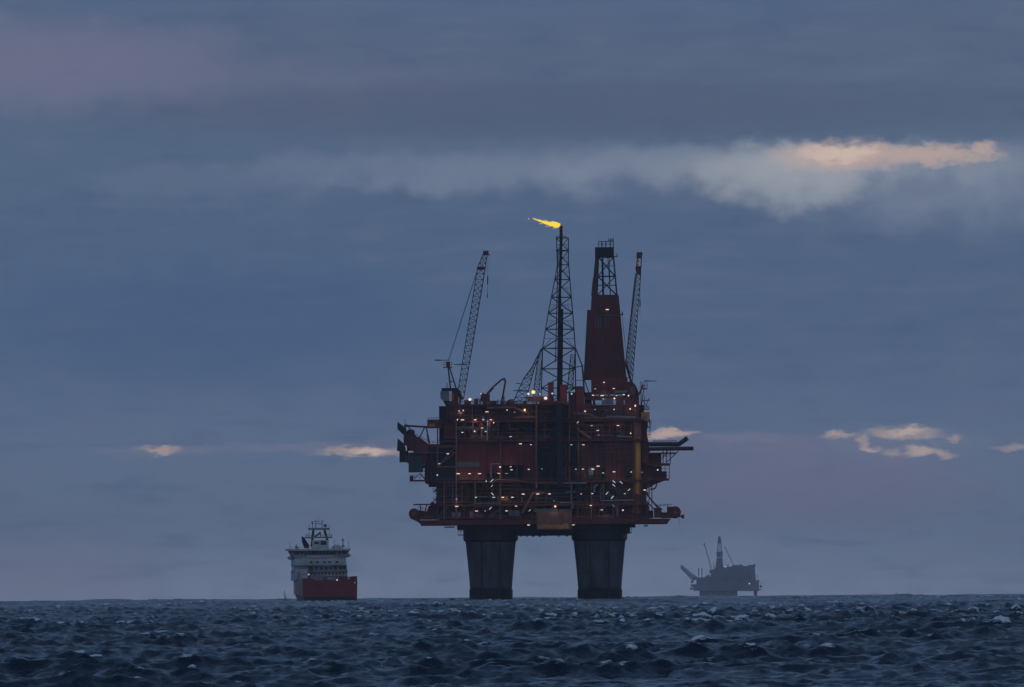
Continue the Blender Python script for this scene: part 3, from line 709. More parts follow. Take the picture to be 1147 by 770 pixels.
px_bar(b, (721, 430), (711.5, 452), 13, .55); px_bar(b, (722, 432), (716.5, 470), 13, .3); px_bar(b, (718.4, 427), (718.4, 470), 14, .26); px_box(b, 718, 434.6, 725.4, 435.8, 11, 16); b.rail(P(718, 434.6, 11), P(725.4, 434.6, 11), 2.6, 1, .12)
px_bar(b, (725.2, 430), (725.2, 435), 11, .2); px_bar(b, (721.5, 426.7), (736, 426.4), 13, .24); px_bar(b, (722, 426), (729, 425.6), 13, .14)
px_box(b, 719, 447.6, 728, 448.6, 11, 16); px_bar(b, (727.6, 445), (723, 457), 12, .2); px_bar(b, (722.5, 443), (722, 458), 12, .2); px_bar(b, (720, 448), (727, 457), 12, .18); px_box(b, 718, 457.5, 728, 458.6, 11, 16); b.rail(P(719, 457.5, 11), P(728, 457.4, 11), 1.1, 1, .1)
px_bar(b, (725, 472), (725, 480), 12, .2); px_bar(b, (723, 476), (725.5, 492), 12, .4)
b.build('a_frame', BRN, cr)
b = MB(); px_box(b, 718.2, 461.5, 728, 471.6, 8, 16); cab = b.build('cab', YEL, cr)
b = MB(); px_box(b, 719.6, 465.6, 724.4, 469, 7.93, 8.0); b2 = b.build('cab_window', PALE, cr)
b = MB(); px_box(b, 720, 471.8, 726, 479, 9, 15); px_box(b, 717, 479, 725, 489, 9, 15); b.rail(P(719, 480, 8.6), P(726, 480, 8.6), 1.3, 1, .12); b.rail(P(720, 489, 8.6), P(726.5, 489, 8.6), 1.3, 1, .12); b.build('crane_base', DRED, cr)
# small knuckle-boom crane
b = MB(); px_box(b, 538.4, 441, 548.6, 449.4, 9, 13); px_box(b, 540.5, 449.4, 548, 454, 9.5, 12.5); px_box(b, 537.6, 440.2, 542, 441.2, 8.6, 13)
kc = part('knuckle_crane', DRED, b)
b = MB(); b.path([P(545.2, 441, 10), P(552, 433.5, 10), P(562, 424.8, 10)], .42, 6); px_bar(b, (546, 442.5), (553, 434.5), 10, .25); b.build('main_boom', DRED, kc)
b = MB(); b.path([P(562, 424.8, 10), P(565.2, 424.4, 10), P(566, 427.5, 10), P(563.6, 441, 10), P(561, 453, 10)], .5, 6); px_bar(b, (566.4, 427), (562.6, 447), 10, .3); b.build('folding_boom', DRED, kc)

# -- flare tower
b = MB()
W = [((623.4, 637), 265.5), ((624.0, 637), 280), ((624.5, 637.2), 295.5), ((621.6, 638.6), 312), ((617.8, 640.2), 332), ((614.2, 641.8), 350), ((611.2, 643.2), 368), ((607.8, 644.6), 389.5)]
dep = [(16, 21.5), (15.9, 21.6), (15.8, 21.8), (15, 22.6), (14, 23.6), (13.2, 24.4), (12.4, 25.2), (11.4, 26.2)]
for ((xs, y), (d0, d1)), ((xs2, y2), (e0, e1)) in zip(list(zip(W, dep))[1:], list(zip(W, dep))[:-1]):
    b.lattice([P(xs[0], y, d0), P(xs[1], y, d0), P(xs[1], y, d1), P(xs[0], y, d1)], [P(xs2[0], y2, e0), P(xs2[1], y2, e0), P(xs2[1], y2, e1), P(xs2[0], y2, e1)], 1, .3, .17)
    xm = (xs[0]+xs[1])/2; xm2 = (xs2[0]+xs2[1])/2
    for x, xx in ((xs[0], xs2[0]), (xs[1], xs2[1])):
        px_bar(b, (x, y), ((x*.5+xx*.5)*.5+xm*.5, (y+y2)/2), d0, .12); px_bar(b, (xx, y2), (xm, (y+y2)/2), e0, .12); px_bar(b, ((x+xx)/2, (y+y2)/2), (xm, (y+y2)/2), d0, .12)
ft = part('flare_tower', LAT, b)
b = MB()   # straight lower section
rows = [((607.8, 644.6), 389.5), ((607.4, 644.8), 412.5), ((606.4, 645), 434), ((605.6, 645.2), 455)]
for (xs, y), (xt, yt) in zip(rows[1:], rows[:-1]):
    b.lattice([P(xs[0], y, 11.4), P(xs[1], y, 11.4), P(xs[1], y, 26.2), P(xs[0], y, 26.2)], [P(xt[0], yt, 11.4), P(xt[1], yt, 11.4), P(xt[1], yt, 26.2), P(xt[0], yt, 26.2)], 1, .34, .17)
    for x, s in ((xs[0], 1), (xs[1], -1)): px_bar(b, (x, y), (626, (y+yt)/2), 11.4, .14); px_bar(b, (x, yt), (626, (y+yt)/2), 11.4, .14)
b.build('tower_base', LAT, ft)
def strut(pts, w, d0, d1, n):
    for (a, w0), (c, w1), m in zip(zip(pts, w), zip(pts[1:], w[1:]), n):
        b.lattice([P(c[0]-w1/2, c[1], d0), P(c[0]+w1/2, c[1], d0), P(c[0]+w1/2, c[1], d1), P(c[0]-w1/2, c[1], d1)],
                  [P(a[0]-w0/2, a[1], d0), P(a[0]+w0/2, a[1], d0), P(a[0]+w0/2, a[1], d1), P(a[0]-w0/2, a[1], d1)], m, .3, .14)
b = MB(); strut([(607, 390), (597.5, 411), (591, 424), (581, 452)], [1.2, 3, 9, 14], 8, 11, [3, 3, 4]); px_box(b, 578, 429, 583, 429.8, 7, 9); px_box(b, 575, 437, 590, 437.8, 7, 10); b.build('side_strut', LAT, ft)
b = MB(); strut([(605.5, 397), (603.6, 413), (601, 436), (600.4, 447)], [4.5, 5, 6, 6], 9, 12, [2, 4, 2]); b.build('inner_strut', LAT, ft)
b = MB(); strut([(642, 397), (640.5, 412), (638.6, 436)], [4.5, 5, 6], 9, 12, [2, 4]); px_bar(b, (645, 390), (652.5, 410), 10, .4); px_bar(b, (652.5, 410), (655, 444), 10, .55); px_bar(b, (641, 411.5), (652, 410), 10, .3); px_bar(b, (652, 409), (663, 409), 10, .2); px_bar(b, (645, 425.7), (654, 425.6), 10, .2); px_bar(b, (653, 420), (662, 446), 10, .35); b.build('side_strut', LAT, ft)
b = MB(); b.bar(P(628.6, 252, 18.6), P(628.8, 268, 18.6), 1.75*F.m, 16); b.bar(P(628.8, 268, 18.6), P(627.2, 330, 18.6), 1.6*F.m, 16); b.bar(P(627.2, 330, 18.6), P(625.4, 470, 18.6), 1.9*F.m, 16); b.build('flare_stack', NAVY, ft)
b = MB(); b.bar(P(628.6, 251.6, 18.6), P(628.75, 262, 18.6), 1.85*F.m, 16); b.build('flare_tip', DRED, ft)
b = MB(); b.bar(P(625.4, 282, 20.6), P(622.4, 405, 20.6), .22, 8); b.bar(P(629.6, 345, 20.6), P(628.4, 460, 20.6), .75, 8); b.build('fuel_pipe', LAT, ft)
b = MB(); px_box(b, 622.8, 265, 636, 265.8, 15.5, 22); b.build('platform_grating', LAT, ft); b = MB(); px_box(b, 623.2, 279, 637.2, 279.8, 15.5, 22); b.build('platform_grating', LAT, ft); b = MB(); px_box(b, 617, 389, 645, 389.8, 11, 14); b.rail(P(623, 265, 15.6), P(634.6, 265, 15.6), .6, 2, .12); b.build('platform_grating', LAT, ft)

# -- derrick
b = MB()
def taper(l0, r0, y0, l1, r1, y1, d0, d1, e0, e1):
    """box that narrows upward; bottom y0, top y1"""
    v = [P(l0, y0, d0), P(r0, y0, d0), P(r0, y0, d1), P(l0, y0, d1), P(l1, y1, e0), P(r1, y1, e0), P(r1, y1, e1), P(l1, y1, e1)]
    b.add(v, [(0,3,2,1),(4,5,6,7),(0,1,5,4),(1,2,6,5),(2,3,7,6),(3,0,4,7)])
taper(654.2, 702.5, 424, 658.4, 695.2, 345.6, 24, 44, 26, 41)
der = part('derrick', DRED, b)
b = MB(); taper(662.4, 695.2, 345.5, 663.4, 693.6, 329, 26.2, 40.8, 26.8, 40); b.build('upper_cladding', DRED, der)
b = MB(); taper(662.8, 669.2, 328.9, 664.6, 669.8, 310, 27, 39.6, 27.6, 39); taper(665.2, 670, 309.9, 667.4, 671, 286, 27.7, 38.8, 28.4, 38); b.build('side_cladding', DRED, der)
b = MB(); px_box(b, 663, 421.6, 703.4, 440, 20, 46); b.build('substructure', RED, der)
b = MB(); b.lattice([P(669.5, 329, 27), P(691.8, 329, 27), P(691.8, 329, 39.5), P(669.5, 329, 39.5)], [P(671, 286, 28.4), P(688, 286, 28.4), P(688, 286, 38), P(671, 286, 38)], 2, .42, .22)
px_bar(b, (675.4, 287), (676.4, 329), 33, .55, 6); px_bar(b, (681.6, 287), (684.6, 329), 30, .28); px_bar(b, (683.5, 287), (684.2, 329), 33, .2)
px_bar(b, (669.8, 318), (691, 318), 27.4, .28); px_bar(b, (670.4, 296), (689, 296), 28, .16); b.build('mast_lattice', LAT, der)
b = MB(); px_box(b, 667.2, 275, 688.3, 286, 27.5, 39); b.build('crown_block', NAVY, der)
b = MB(); b.rail(P(671, 275, 28), P(688, 275, 28), 2.7, 1.6, .16); px_bar(b, (671, 268.6), (688, 268.2), 28, .22)
for x in (671, 674.5, 679, 684.6, 687.6): px_bar(b, (x, 268.4), (x, 275), 28, .2)
for x in (682, 684.5, 686, 687.8): px_bar(b, (x, 264.6), (x, 268.4), 28, .18)
px_box(b, 682, 266.6, 688, 267.1, 27.6, 30); px_box(b, 688, 285, 692.4, 285.8, 28, 32); px_bar(b, (691.8, 282), (691.8, 285.4), 28.4, .25); px_box(b, 695, 350.6, 699, 351.4, 27, 30); px_bar(b, (698, 348), (697.6, 352), 27.5, .35); b.build('crown_railing', LAT, der)
b = MB(); px_box(b, 665, 351.6, 696, 352.6, 25.4, 25.8)
for x in (667, 670, 672.5, 678, 681): px_box(b, x, 354, x+1.6, 367, 25.1, 25.9)
b.build('wind_wall_panel', GREY, der)
b = MB()
for x in (659.5, 663, 668, 675, 684, 691, 697):
    t = 0; xb = 678.4+(x-676.8)*1.31; px_bar(b, (x, 346.5), (xb, 423), 25.95, .12, 4, 23.95)
for y in (365, 384, 403): 
    t = (y-345.6)/78.4; px_bar(b, (658.4-4.2*t, y), (695.2+7.3*t, y), 26-2*t-.05, .14)
b.build('cladding_seam', RED, der)
b = MB(); px_poly(b, [(669.5, 446), (673, 438), (677, 435.4), (681, 438), (686, 446), (684, 446), (680, 441), (675, 441), (671, 446)], 4.5, 7)
px_box(b, 656, 455, 712, 458, 6.2, 9); px_box(b, 664, 447, 667, 456, 5, 8); px_box(b, 690, 448, 699, 455, 6, 9); px_bar(b, (668, 436), (664, 447), 5, .4); px_bar(b, (686, 436), (692, 447), 5, .4); part('drill_floor', DRED, b)
b = MB(); px_box(b, 689, 437.4, 703, 440, 5, 6); px_box(b, 676, 428, 678.6, 433.5, 19.6, 20); part('pipe_rack', GREY, b)
b = MB(); b.rail(P(655, 444, 5.8), P(712, 443.6, 5.8), 1.3, 1.7, .1); b.rail(P(655, 454.8, 6), P(712, 454.5, 6), 1.2, 1.7, .09); b.rail(P(500, 452.6, 7), P(626, 452.4, 7), 1.5, 1.8, .09)
for x in (523, 533.5, 535, 552, 570, 579, 584, 610, 641, 651, 657, 708): px_bar(b, (x, 453), (x, 453-rng.uniform(3, 8)), 9, .16)
part('deck_railing', LAT, b)

# small landings, davits and boxes that fray the outline
for x, y, sd_ in ((489, 550, -1), (489, 560, -1), (476, 524, -1), (512, 462, -1), (503, 474, -1), (497, 487, -1), (727, 473.5, 1), (727, 486, 1), (727, 511, 1), (732, 530, 1), (724, 553, 1), (722, 568, 1), (727, 479, 1), (489, 570, -1)):
    w = rng.uniform(2.2, 5); b = MB(); xa, xb = (x-w, x) if sd_ < 0 else (x, x+w)
    px_box(b, xa, y, xb, y+.7, 7, 12); b.rail(P(xa, y, 7), P(xb, y, 7), 1.3, 1, .1); xe = xa if sd_ < 0 else xb; px_bar(b, (xe, y+.7), (x, y+rng.uniform(3, 5)), 8, .16)
    if rng.random() < .6: px_box(b, x+sd_*.3, y-rng.uniform(1.5, 3.4), x+sd_*w*.55, y, 8, 11)
    part('side_landing', rng.choice([DRED, LAT, BRN]), b)
for _ in range(26):
    x = rng.uniform(503, 640); y = 452.4; b = MB(); t = rng.random(); d = rng.uniform(3, 20)
    if t < .4: px_box(b, x, y-rng.uniform(1.2, 4), x+rng.uniform(1.5, 5), y, d, d+3)
    elif t < .7: px_bar(b, (x, y), (x, y-rng.uniform(3, 9)), d, rng.uniform(.15, .4), 6)
    else: h = rng.uniform(2, 5); b.path([P(x, y, d), P(x, y-h, d), P(x+rng.uniform(2, 7), y-h, d)], .25, 6)
    part('deck_fitting', rng.choice([DRED, LAT, BRN, RED]), b)

# -- lamps
lm = MB(); lm.box(-.62, .62, -.18, .18, -.18, .18)
wm = MB(); wm.ball((0, 0, 0), .36, 8, 6)
tilt = MB(); tilt.bar((-.6, 0, -.55), (.6, 0, .55), .14, 6)
fl = MB(); fl.ball((0, 0, 0), .62, 10, 6)
meshes = {}
def lamp(px, py, kind, mat, name, d, s=1.0):
    key = (kind, mat.name, name)
    mb = {'tube': lm, 'ball': wm, 'tilt': tilt, 'flood': fl}[kind]
    if key not in meshes:
        o = mb.build(name, mat, rig); meshes[key] = o
    else:
        o = meshes[key].copy(); col.objects.link(o); o.parent = rig
    s *= rng.uniform(.72, 1.12)
    o.location = P(px, py, d); o.scale = (s*rng.uniform(.8, 1.25), s, s)
    return o
W_, C_, D_, Y_ = L_WARM, L_COOL, L_DIM, L_YEL
TUBES = [(518, 470.5, W_), (532.3, 470.4, W_), (541.3, 470.4, W_), (549.9, 470.4, W_), (518, 484.6, W_), (539.9, 479.6, W_), (544, 483.6, C_), (545.4, 461.5, W_), (501.6, 508.5, W_), (492, 519.6, C_),
 (513.2, 530.8, W_), (525.9, 530.8, W_), (537.2, 530.8, W_), (511.3, 559.3, C_), (511.5, 567.4, W_), (533.1, 557.3, W_), (533.8, 572.7, W_), (582.9, 497.4, W_), (594.8, 498.3, W_), (572, 489.3, C_),
 (572, 523, W_), (572.9, 526.4, W_), (592.3, 526, W_), (558.6, 530.6, W_), (567.4, 530.6, D_), (563.1, 557.3, W_), (574, 557.3, W_), (586, 553.7, W_), (602.4, 553.6, W_), (615.4, 553.5, W_), (578.1, 567.2, W_),
 (567.4, 572.5, W_), (592, 588.4, W_), (687.6, 435.4, W_), (666.8, 435.8, C_), (664.3, 443, W_), (674.4, 443.4, W_), (690.5, 443.4, C_), (698.7, 442.2, W_), (662.9, 476.9, C_), (692.3, 476.9, W_), (669.5, 482.4, C_),
 (640, 498.5, C_), (653.4, 498.5, W_), (644.9, 525.8, C_), (652.9, 525.7, W_), (664, 525.7, W_), (669.9, 522.4, W_), (675.5, 530, C_), (687.8, 528.7, W_), (663.5, 553.2, W_), (651, 553.5, C_), (699.8, 553.2, C_),
 (661.8, 566.4, W_), (674, 571.4, W_), (642.2, 588.2, W_), (680.8, 345.4, W_), (676.9, 427.6, W_), (670.7, 487.4, D_), (553.1, 557.3, C_), (722.1, 549.1, W_)]
for x, y, m in TUBES: lamp(x, y, 'tube', m, 'deck_lamp', 18.5 if y in (345.4,) else -.6, 1.0 if m is not C_ else .85)
for o in [o for o in rig.children if o.name.startswith('deck_lamp')]:
    if abs(o.location.z-P(680.8, 345.4, 0)[2]) < .5: o.location.y = 25.2
    if abs(o.location.z-P(676.9, 427.6, 0)[2]) < .5: o.location.y = 19.2
    if abs(o.location.z-P(642.2, 588.2, 0)[2]) < .8: o.location.y = -2.2
BALLS = [(514.2, 460.6, W_), (518.9, 460, W_), (512.4, 470.3, W_), (531.7, 483.4, W_), (553, 473.8, W_), (489.9, 532.4, C_), (568, 459.6, C_), (576.4, 461.9, D_), (560.1, 523.3, W_), (607, 525.4, D_), (543.4, 572.5, D_),
 (620.5, 561.4, D_), (604.7, 441.6, C_), (618.7, 441, C_), (640.3, 441.4, C_), (688.2, 446.6, W_), (687.9, 458.8, W_), (655.3, 460.9, C_), (666.6, 459, D_), (707, 528.9, C_), (719.2, 529.3, D_), (736.7, 526.6, W_),
 (697.7, 571.7, W_), (704, 443.4, W_), (705.8, 458.3, W_), (706.4, 485.6, W_), (538.8, 441.3, W_), (544.6, 539.2, C_)]
for x, y, m in BALLS: lamp(x, y, 'ball', m, 'bulkhead_lamp', -.6)
TILT = [(551, 538.6, C_), (551, 544.5, C_), (549.3, 569.6, C_), (593.3, 571.9, C_), (647, 473.5, C_), (704.5, 548.9, C_), (679.8, 552.8, C_), (685.8, 557.3, C_)]
for x, y, m in TILT: lamp(x, y, 'tilt', m, 'stair_lamp', -.6)
for x, y, m in [(687.8, 539.8, C_), (695.7, 540.6, C_), (687.5, 543.9, C_), (687.2, 566.7, D_), (551.6, 553.5, C_)]:
    o = lamp(x, y, 'tilt', m, 'stair_lamp', -.6); o.scale = (-1, 1, 1)
for x, y, m, s in [(526.4, 447.5, W_, 1.2), (597.4, 439.3, Y_, 1.35), (591.9, 441.3, W_, 1.0), (611.2, 446.1, W_, 1.1), (587.8, 459.4, Y_, .8), (621.9, 567.5, Y_, .75), (711.6, 454.7, W_, 1.0)]:
    lamp(x, y, 'flood', m, 'floodlight', 3 if y < 450 else -.6, s)

# light that the lamps throw on the decks
for i, (x, y, d, w) in enumerate([(516, 462, 1, 90), (532, 474, 0, 80), (548, 474, 0, 80), (540, 487, 0, 60), (520, 533, -.8, 70), (534, 533, -.8, 60), (572, 527, -.6, 90), (559, 533, -.6, 60), (513, 562, -1, 60), (568, 560, -1, 80),
        (533, 575, -1, 50), (603, 556, -1, 60), (598, 443, 2, 200), (612, 448, 2, 120), (588, 462, -1, 90), (622, 570, -4.5, 110), (653, 528, -1, 70), (667, 528, -1, 80), (688, 532, -1, 60), (662, 569, -1, 60), (676, 574, -1, 60),
        (690, 548, -1.4, 70), (688, 461, 3, 90), (676, 446, 2, 110), (692, 446, 2, 90), (711, 457, -1, 90), (664, 480, -1, 60), (693, 480, -1, 60), (651, 501, -1, 50), (588, 500, -1, 60), (526, 449, 4, 90), (702, 553, -1.4, 50)]):
    ld = bpy.data.lights.new('deck_lamp_light', 'POINT'); ld.energy = w*LAMP_W; ld.shadow_soft_size = .4; ld.color = (1, .78, .58) if i % 4 else (.85, .92, 1)
    lo = bpy.data.objects.new('deck_lamp_light', ld); col.objects.link(lo); lo.parent = rig; lo.location = P(x, y, d-1.2)

# -- flame at the flare tip
def flame():
    pts = [(627.6, 250.7, 2.0), (626, 250.8, 2.7), (624.3, 250.7, 3.0), (622.5, 250.5, 2.9), (620.6, 250.3, 3.1), (618.6, 250, 2.8), (616.6, 249.6, 2.7), (614.5, 249.1, 2.3), (612.6, 248.5, 2.1), (610.8, 248.1, 1.7),
           (609, 247.5, 1.5), (607.4, 247.2, 1.0), (605.8, 246.5, 1.1), (604.2, 246, .7), (602.5, 245.3, .8), (600.8, 244.9, .5), (599.4, 244.3, .75), (598, 243.9, .6), (597, 243.7, .1)]
    b = MB(); n = 16; vs = []; fs = []; fr = random.Random(8)
    for j, (x, y, r) in enumerate(pts):
        for i in range(n):
            a = 2*math.pi*i/n; w = fr.uniform(.62, 1.25)
            vs.append(P(x+fr.uniform(-.5, .5), y-.2*j*fr.uniform(-.15, .2)+math.sin(a)*r*w*.95, 18.6+math.cos(a)*r*F.m*.9))
    for j in range(len(pts)-1):
        for i in range(n): fs.append((j*n+i, j*n+(i+1)%n, (j+1)*n+(i+1)%n, (j+1)*n+i))
    fs += [tuple(range(n-1,-1,-1)), tuple(range((len(pts)-1)*n, len(pts)*n))]
    b.add(vs, fs)
    wb = MB()
    for x, y, rx, ry in ((592.2, 243.8, .8, 1.0), (599.2, 243.6, 1.3, .8), (604, 244.7, 2.2, .6), (611, 245.6, 2.6, .6), (618.5, 246.8, 2.2, .55), (624, 247.9, 1.8, .5), (606, 249.2, 2.4, .6), (613, 252.2, 2.6, .5), (621.5, 254.2, 2.6, .5)):
        wb.ball(P(x, y, 18.6), 1, 10, 6, rx*F.m, ry*F.m, ry*F.m)
    c = P(627.6, 250.4, 18.6)
    b.v = [(v[0]-c[0], v[1]-c[1], v[2]-c[2]) for v in b.v]; wb.v = [(v[0]-c[0], v[1]-c[1], v[2]-c[2]) for v in wb.v]
    m, nt, N, L = newmat('gas_flame')
    out = N('ShaderNodeOutputMaterial'); e = N('ShaderNodeEmission'); L(e.outputs[0], out.inputs[0])
    tc = N('ShaderNodeTexCoord'); sx = N('ShaderNodeSeparateXYZ'); L(tc.outputs['Object'], sx.inputs[0])
    nz = N('ShaderNodeTexNoise'); nz.inputs['Scale'].default_value = .55; nz.inputs['Detail'].default_value = 4; L(tc.outputs['Object'], nz.inputs['Vector'])
    ma = N('ShaderNodeMath'); ma.operation = 'MULTIPLY_ADD'; L(nz.outputs['Fac'], ma.inputs[0]); ma.inputs[1].default_value = 7; L(sx.outputs[0], ma.inputs[2])
    mr = N('ShaderNodeMapRange'); mr.inputs[1].default_value = -11.5; mr.inputs[2].default_value = 1.5; L(ma.outputs[0], mr.inputs[0])
    rp = N('ShaderNodeValToRGB'); L(mr.outputs[0], rp.inputs[0])
    rp.color_ramp.elements[0].color = (.50,.30,.20,1); rp.color_ramp.elements[1].color = (1,.72,.06,1); rp.color_ramp.elements[1].position = .42
    el = rp.color_ramp.elements.new(.3); el.color = (.75,.46,.16,1)
    L(rp.outputs[0], e.inputs[0]); e.inputs[1].default_value = 1.05
    m.cycles.emission_sampling = 'NONE'
    o = b.build('gas_flame', m, None, smooth=True); o.location = (F.origin[0]+c[0], F.origin[1]+c[1], F.origin[2]+c[2])
    wo = wb.build('flame_wisp', glow('flame_wisp', (.62,.40,.30), .8), o, smooth=True)
    tag(wo, kind='stuff')
    tag(o, 'bright yellow gas flame streaming left from the tip of the flare stack', 'flame')
flame()

# ------------------------------------------------------------------ supply ship, seen from astern
S = Frame(4600.0, 369.8)
YAW = R(4.4)
ship = tag(empty('supply_ship', S.origin, YAW), 'white and red offshore supply ship seen from astern, left of the platform', 'ship')
def sx(px, y=0):
    """beam position for something seen at px, y metres ahead of the stern"""
    x = S.p(px, 650)[0]; return (x + y*math.sin(YAW))/math.cos(YAW)
def sz(py, px=365): return S.p(px, py)[1]
def sbox(mb, x0, x1, ya, yb, d0, d1): mb.box(sx(x0, d0), sx(x1, d0), d0, d1, sz(yb), sz(ya))
def sbar(mb, a, b, d, r, n=4): mb.bar((sx(a[0], d), d, sz(a[1])), (sx(b[0], d), d, sz(b[1])), r, n)
hw = (sx(400.3)-sx(339.2))/2; hx = (sx(400.3)+sx(339.2))/2
def hull_mesh(z0, z1, f0, f1, grow=0):
    b = MB(); st = [(0, 1), (8, 1.0), (40, 1.0), (58, .97), (70, .78), (78, .45), (83, .08)]
    vs = []; fs = []
    for y, w in st:
        for z, f in ((z0, f0), (z1, f1)):
            vs += [(hx-hw*w*f-grow, y, z), (hx+hw*w*f+grow, y, z)]
    for j in range(len(st)-1):
        a = j*4; c = a+4; fs += [(a, a+2, c+2, c), (a+1, c+1, c+3, a+3), (a+2, a+3, c+3, c+2), (a, c, c+1, a+1)]
    fs += [(0, 1, 3, 2), (len(st)*4-4, len(st)*4-2, len(st)*4-1, len(st)*4-3)]
    b.add(vs, fs); return b
zt, zb = sz(650, 370), sz(668.6, 370)
hull = hull_mesh(zb, zt, .985, 1.0).build('hull', HULL, ship)
hull_mesh(-5, zb-.02, .93, .983).build('boot_top', BOOT, hull)
b = MB()
b.box(sx(339.6), sx(351.4), .05, 40, zt+.01, sz(648)); b.box(sx(388.3), sx(400), .05, 40, zt+.01, sz(646.4)); b.box(sx(396), sx(400.2), .05, 16, sz(646.4)+.01, sz(645.8))
b.build('bulwark', HULL, ship)
b = MB(); 
for x in (356.5, 382): b.box(sx(x-1.3), sx(x+1.3), -.06, 0, sz(656), sz(654.6))
b.box(sx(394), sx(396), -.06, 0, sz(653.6), sz(652.8)); b.build('mooring_port', BOOT, hull)
b = MB()
for i in range(6): b.box(hx-hw-.05, hx-hw, 6+i*11, 6+i*11+9, zb+.5+(i%2)*.4, zt+1.2)
for p in (0,): b.box(hx-hw-.16, hx-hw-.06, 4, 62, zt-.6, zt-.2)
b.build('side_marking', ORNG, hull)
for y in (22, 48): b = MB(); b.box(hx-hw-.14, hx-hw-.052, y, y+5, zb-.4, zb+3.6); b.build('side_fender', HULL, hull)
# superstructure
Y0 = 46
b = MB(); sbox(b, 327.6, 387.4, 640, 650.5, Y0, 74); sbox(b, 328, 387, 633.6, 639.6, Y0+1.2, 73); sbox(b, 327.6, 386, 625.6, 633, Y0, 72)
sup = b.build('superstructure', WHT, ship)
b = MB(); sbox(b, 327, 388, 639.4, 640.3, Y0-1.4, 74); sbox(b, 327.4, 386.6, 632.8, 633.7, Y0-1.2, 73); sbox(b, 327.5, 386.4, 645, 645.5, Y0-.7, Y0); b.build('deck_edge', SGREY, sup)
b = MB(); sbox(b, 329.6, 343.2, 637.4, 649.5, Y0-9, Y0); b.build('hangar', WHT, sup)
b = MB(); sbox(b, 330.6, 335, 640, 648.5, Y0-9.1, Y0-9); sbox(b, 336.4, 342, 642.5, 643.5, Y0-9.1, Y0-9); b.build('door', SGREY, sup)
b = MB()
for x0, x1, ya, yb in ((343.6, 349, 634.4, 639.2), (350.5, 354, 635, 638.4), (356, 359.5, 635, 638.4), (361.5, 365, 635, 638.4), (371.8, 376, 634, 638.2), (378, 382, 634, 638), (382.6, 385.4, 634, 638), (367, 370, 635, 638)):
    b = MB(); sbox(b, x0, x1, ya, yb, Y0+1.05, Y0+1.25); b.build('window', GLASS, sup)
for xs_, w_, ya, yb in ((range(346, 386, 4), 1.8, 641.6, 643.8), (range(348, 386, 5), 2.4, 646.6, 649), ((345, 352, 360, 366, 374), 3, 628.6, 630.4)):
    for x in xs_: b = MB(); sbox(b, x, x+w_, ya, yb, Y0-.12, Y0); b.build('window', GLASS, sup)
b = MB()
for ya, xa, xb in ((640, 344, 387), (633.4, 328, 386), (649.9, 344, 387)): b.rail((sx(xa, Y0), Y0-1.3, sz(ya)), (sx(xb, Y0), Y0-1.3, sz(ya)), 1.1, 1.6, .06)
sbar(b, (349, 640), (356, 649), Y0-.8, .12); sbar(b, (371, 640), (365, 633), Y0-1.0, .12); b.build('railing', SGREY, sup)
b = MB(); sbox(b, 345, 360, 645.6, 650, Y0-6, Y0-1); sbox(b, 364, 376, 646.6, 650, Y0-5, Y0-1); sbox(b, 352, 357, 643.5, 645.6, Y0-5, Y0-2); b.build('deck_winch', SGREY, ship)
b = MB(); sbox(b, 346, 351, 646.8, 649.6, Y0-6.4, Y0-6); sbox(b, 366, 372, 647.4, 649.6, Y0-5.3, Y0-5); b.build('winch_guard', ORNG, ship)
# bridge: outward-leaning face with wings
b = MB(); yb0 = 50
w0l, w0r, w1l, w1r = sx(327.6, yb0), sx(385.4, yb0), sx(321.8, yb0), sx(389.8, yb0); za, zc = sz(626), sz(616.6)
b.prism([(w0l, za), (w0r, za), (w1r, zc), (w1l, zc)], yb0, 64)
br = b.build('bridge', SGREY, ship)
b = MB(); sbox(b, 319.8, 391, 614.4, 616.5, yb0-1.6, 66); b.build('bridge_roof', WHT, br)
b = MB()
xs = np.linspace(338.8, 374.6, 10)
for x0, x1 in zip(xs, xs[1:]):
    b = MB(); sbox(b, x0+.25, x1-.25, 616.9, 621, yb0-.1, yb0); b.build('bridge_window', GLASS, br)
for x0, x1 in ((327, 333), (334, 337.5), (376.5, 380), (381.5, 386)):
    b = MB(); sbox(b, x0, x1, 617.3, 620.2, yb0-.1, yb0); b.build('bridge_window', GLASS, br)
b = MB(); sbox(b, 342, 371, 622.2, 624, yb0-1.4, yb0); sbox(b, 336, 376, 624.3, 625.4, yb0-.9, yb0); b.build('bridge_ledge', WHT, br)
b = MB()
for x, y in ((323.6, 624.5), (388, 622)):
    b = MB(); c = (sx(x, yb0), yb0+3, sz(y)); b.ball(c, 3.7*S.m, 14, 8, 1, 1.6, .6); b.build('wing_console', WHT, br)
# funnel, domes, masts
b = MB(); b.prism([(sx(x, 56), sz(y)) for x, y in ((335.7, 599.8), (338.8, 602), (344.2, 610.6), (343.4, 614), (338.6, 613.4), (336.2, 606))], 56, 60); b.build('funnel', BOOT, ship)
b = MB(); b.ball((sx(375, 56), 56, sz(614)), 5*S.m, 16, 8, 1.1, 1, .9); b.build('satellite_dome', WHT, ship, smooth=True)
b = MB(); sbox(b, 347.5, 366, 604.4, 614.6, 54, 61); mh = b.build('mast_house', WHT, ship)
b = MB(); sbox(b, 357, 363.4, 605.6, 610, 53.9, 54); b.build('window', GLASS, mh); b = MB(); sbox(b, 350, 355, 606.4, 609, 53.9, 54); b.build('window', GLASS, mh)
b = MB()
for d in (56, 59):
    sbar(b, (348.6, 593), (346.6, 612), d, .55, 6); sbar(b, (361.2, 593), (364.8, 606), d, .55, 6)
sbar(b, (356.4, 596), (350, 601), 57, .5); sbar(b, (356.6, 595), (356.6, 601), 57, .3)
mast = b.build('mast', BOOT, ship)
